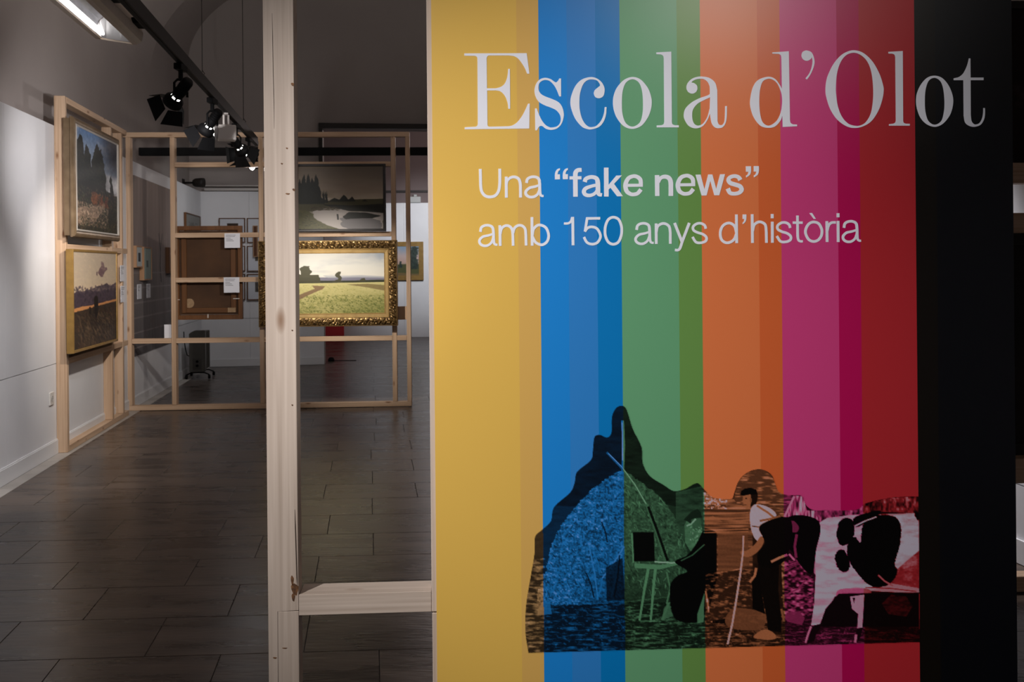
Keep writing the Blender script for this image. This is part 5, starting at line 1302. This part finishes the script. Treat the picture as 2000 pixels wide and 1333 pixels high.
# trough floodlight beside the track
t = thing('floodlight', 'long putty coloured trough floodlight with lit silver reflector, hung beside the ceiling track', 'floodlight', (-1.14 + WD * 4.36, 4.36, TZ + .0), ang)
def sweep_y(bm, prof, y0, y1, closed=True):
    a = [bm.verts.new((x, y0, z)) for x, z in prof]; b = [bm.verts.new((x, y1, z)) for x, z in prof]
    n = len(prof)
    for i in range(n if closed else n - 1): bm.faces.new((a[i], a[(i + 1) % n], b[(i + 1) % n], b[i]))
    return a, b
outer = [(-.105, -.018), (-.108, -.004), (-.092, .05), (-.03, .09), (.04, .09), (.085, .06), (.105, .01), (.097, -.028), (.078, -.040), (.056, -.040)]
inner = [(.052, -.034), (.052, .0), (.04, .045), (.01, .068), (-.03, .068), (-.062, .045), (-.078, .01), (-.080, -.012), (-.082, -.018)]
YL0, YL1 = -1.10, 0.0
bm = bmesh.new(); a, b = sweep_y(bm, outer + inner, YL0, YL1, True)
bm.faces.new([v for v in b[:len(outer)]]); bm.faces.new(a[:len(outer)])
# rounded end cap
bmesh.ops.recalc_face_normals(bm, faces=bm.faces[:])
obj('housing', bm, M_HOUSING, t)
bm = bmesh.new(); add_prism(bm, [(x * .96, z) for x, z in outer], .0005, .018); bmesh.ops.bevel(bm, geom=[e for e in bm.edges if all(v.co.y > .017 for v in e.verts)], offset=.012, segments=3, affect='EDGES'); obj('end_cap', bm, M_HOUSING, t)
bm = bmesh.new(); sweep_y(bm, [(.0505, -.033), (.0505, .0), (.038, .043), (.009, .066), (-.03, .066), (-.060, .043), (-.0765, .010), (-.0785, -.012)], YL0 + .002, YL1 - .05, False); rf_ = obj('reflector', bm, M_REFLECT, t, False)
bm = bmesh.new()
pr = [(.0495, -.030), (.0495, .0), (.037, .042), (.008, .064), (-.03, .064), (-.058, .042), (-.0755, .010), (-.0775, -.012)]
va = [bm.verts.new((x, YL1 - .10 + .0 * x, z)) for x, z in pr]; 
vb = [bm.verts.new((x, YL1 - .004, -.032 + (x - .05) / (-.128) * .018)) for x, z in pr]
for i in range(len(pr) - 1): bm.faces.new((va[i], va[i + 1], vb[i + 1], vb[i]))
obj('end_reflector', bm, mat('white_enamel', (.86, .86, .88), .4), rf_)
bm = bmesh.new(); add_tube(bm, [(-.066, YL0 + .03, .002), (-.066, YL1 - .02, .002)], .009, 12); obj('lamp_tube', bm, M_TUBE, rf_)
for y_ in (-.62, -.20):
    bm = bmesh.new(); add_box(bm, .0985, .1340, y_, y_ + .11, .01, .035, .002); obj('bracket', bm, M_BLACK, t)

# thin suspension wires with hooks
for (a, b, Y), lab in (((395, 141, 9.2), 'thin suspension wire with small hook hanging from the vault, left of two'), ((475.5, 235, 9.6), 'thin suspension wire with small hook hanging from the vault, right of two')):
    p = at(a, b, Y); t = thing('suspension_wire', lab, 'wire', p, 0, 'suspension wires')
    bm = bmesh.new(); top = vault_z((p.x - WD * p.y - C_UP) / (C_RIGHT - C_UP), p.y) - p.z
    add_tube(bm, [(0, 0, 0), (0, 0, top + .02)], .0035, 6); obj('cable', bm, M_TRACK, t)
    bm = bmesh.new(); add_tube(bm, [(0, 0, .02), (.012, 0, 0), (.024, 0, -.014), (.012, 0, -.028), (-.002, 0, -.02)], .004, 6); obj('hook', bm, M_TRACK, t)

# loudspeaker high in the far left corner
pq = at(389, 357, 12.15); wx = C_UP + WD * 12.15 + .003; rch = pq.x - wx - .075
t = thing('loudspeaker', 'round black loudspeaker on a bracket from the left wall near the back corner', 'loudspeaker', (wx, 12.15, pq.z), 0)
bm = bmesh.new(); add_box(bm, 0, .012, -.04, .04, -.05, .05, .003); obj('wall_plate', bm, M_TRACK, t)
bm = bmesh.new(); add_box(bm, .0125, rch + .01, -.012, .012, -.012, .012, .002); obj('bracket', bm, M_TRACK, t)
bm = bmesh.new(); add_lathe(bm, [(.001, 0), (.04, .0), (.055, .03), (.06, .10), (.057, .14), (.05, .135), (.001, .12)], Matrix.Translation((rch, 0, 0)) @ Matrix.Rotation(math.pi / 2, 4, 'Y'), 20); obj('cone', bm, M_DARK, t, True)

# oil radiator on castors
pr = on_floor(386, 741.5)
t = thing('oil_radiator', 'grey oil filled radiator on black castors in the back left corner', 'radiator', (pr.x, pr.y, 0.003), math.radians(9))
HW_, ZB, ZT = .092, .085, .575
bm = bmesh.new()
add_prism(bm, [(-HW_, ZB), (HW_ - .004, ZB), (HW_, ZB + .02), (HW_, ZT), (-.03, ZT), (-HW_, ZT - .035)], -.02, .06)
bmesh.ops.bevel(bm, geom=bm.edges[:], offset=.006, segments=2, affect='EDGES'); ch_ = obj('control_housing', bm, M_HEATER, t)
for k in range(7):
    bm = bmesh.new(); y0 = .068 + .052 * k
    add_box(bm, -.082, .082, y0, y0 + .012, ZB + .02, ZT - .02, .005); add_box(bm, -.03, .03, y0 - .018, y0 + .03, ZB + .03, ZB + .07, .004); add_box(bm, -.03, .03, y0 - .018, y0 + .03, ZT - .08, ZT - .04, .004)
    obj('fin', bm, M_HEATER, t)
bm = bmesh.new(); add_box(bm, -.05, .05, -.0225, -.0205, ZB + .03, ZB + .16, .0005); obj('control_panel', bm, mat('heater_panel', (.05, .047, .042), .35), ch_)
for z_ in (ZB + .075, ZB + .125):
    bm = bmesh.new(); add_lathe(bm, [(.016, 0), (.014, .014), (.001, .015)], Matrix.Translation((.0, -.0228, z_)) @ Matrix.Rotation(math.pi / 2, 4, 'X'), 16); obj('knob', bm, M_BLACK, ch_)
for y0 in (.02, .36):
    bm = bmesh.new(); add_tube(bm, [(-.13, y0, .05), (-.07, y0, .075), (.07, y0, .075), (.13, y0, .05)], .008, 8); cb_ = obj('castor_bar', bm, M_BLACK, t)
    for s in (-1, 1):
        bm = bmesh.new(); add_lathe(bm, [(.006, -.014), (.024, -.012), (.025, 0), (.024, .012), (.006, .014)], Matrix.Translation((s * .13, y0, .0255)) @ Matrix.Rotation(math.pi / 2, 4, 'Y'), 16); obj('castor', bm, M_BLACK, cb_, True)
bm = bmesh.new(); add_tube(bm, [(-.085, .02, .27), (-.12, .03, .28), (-.145, .05, .36), (-.16, .06, .46), (-.165, .07, .56)], .006, 8); obj('cable', bm, M_BLACK, t)
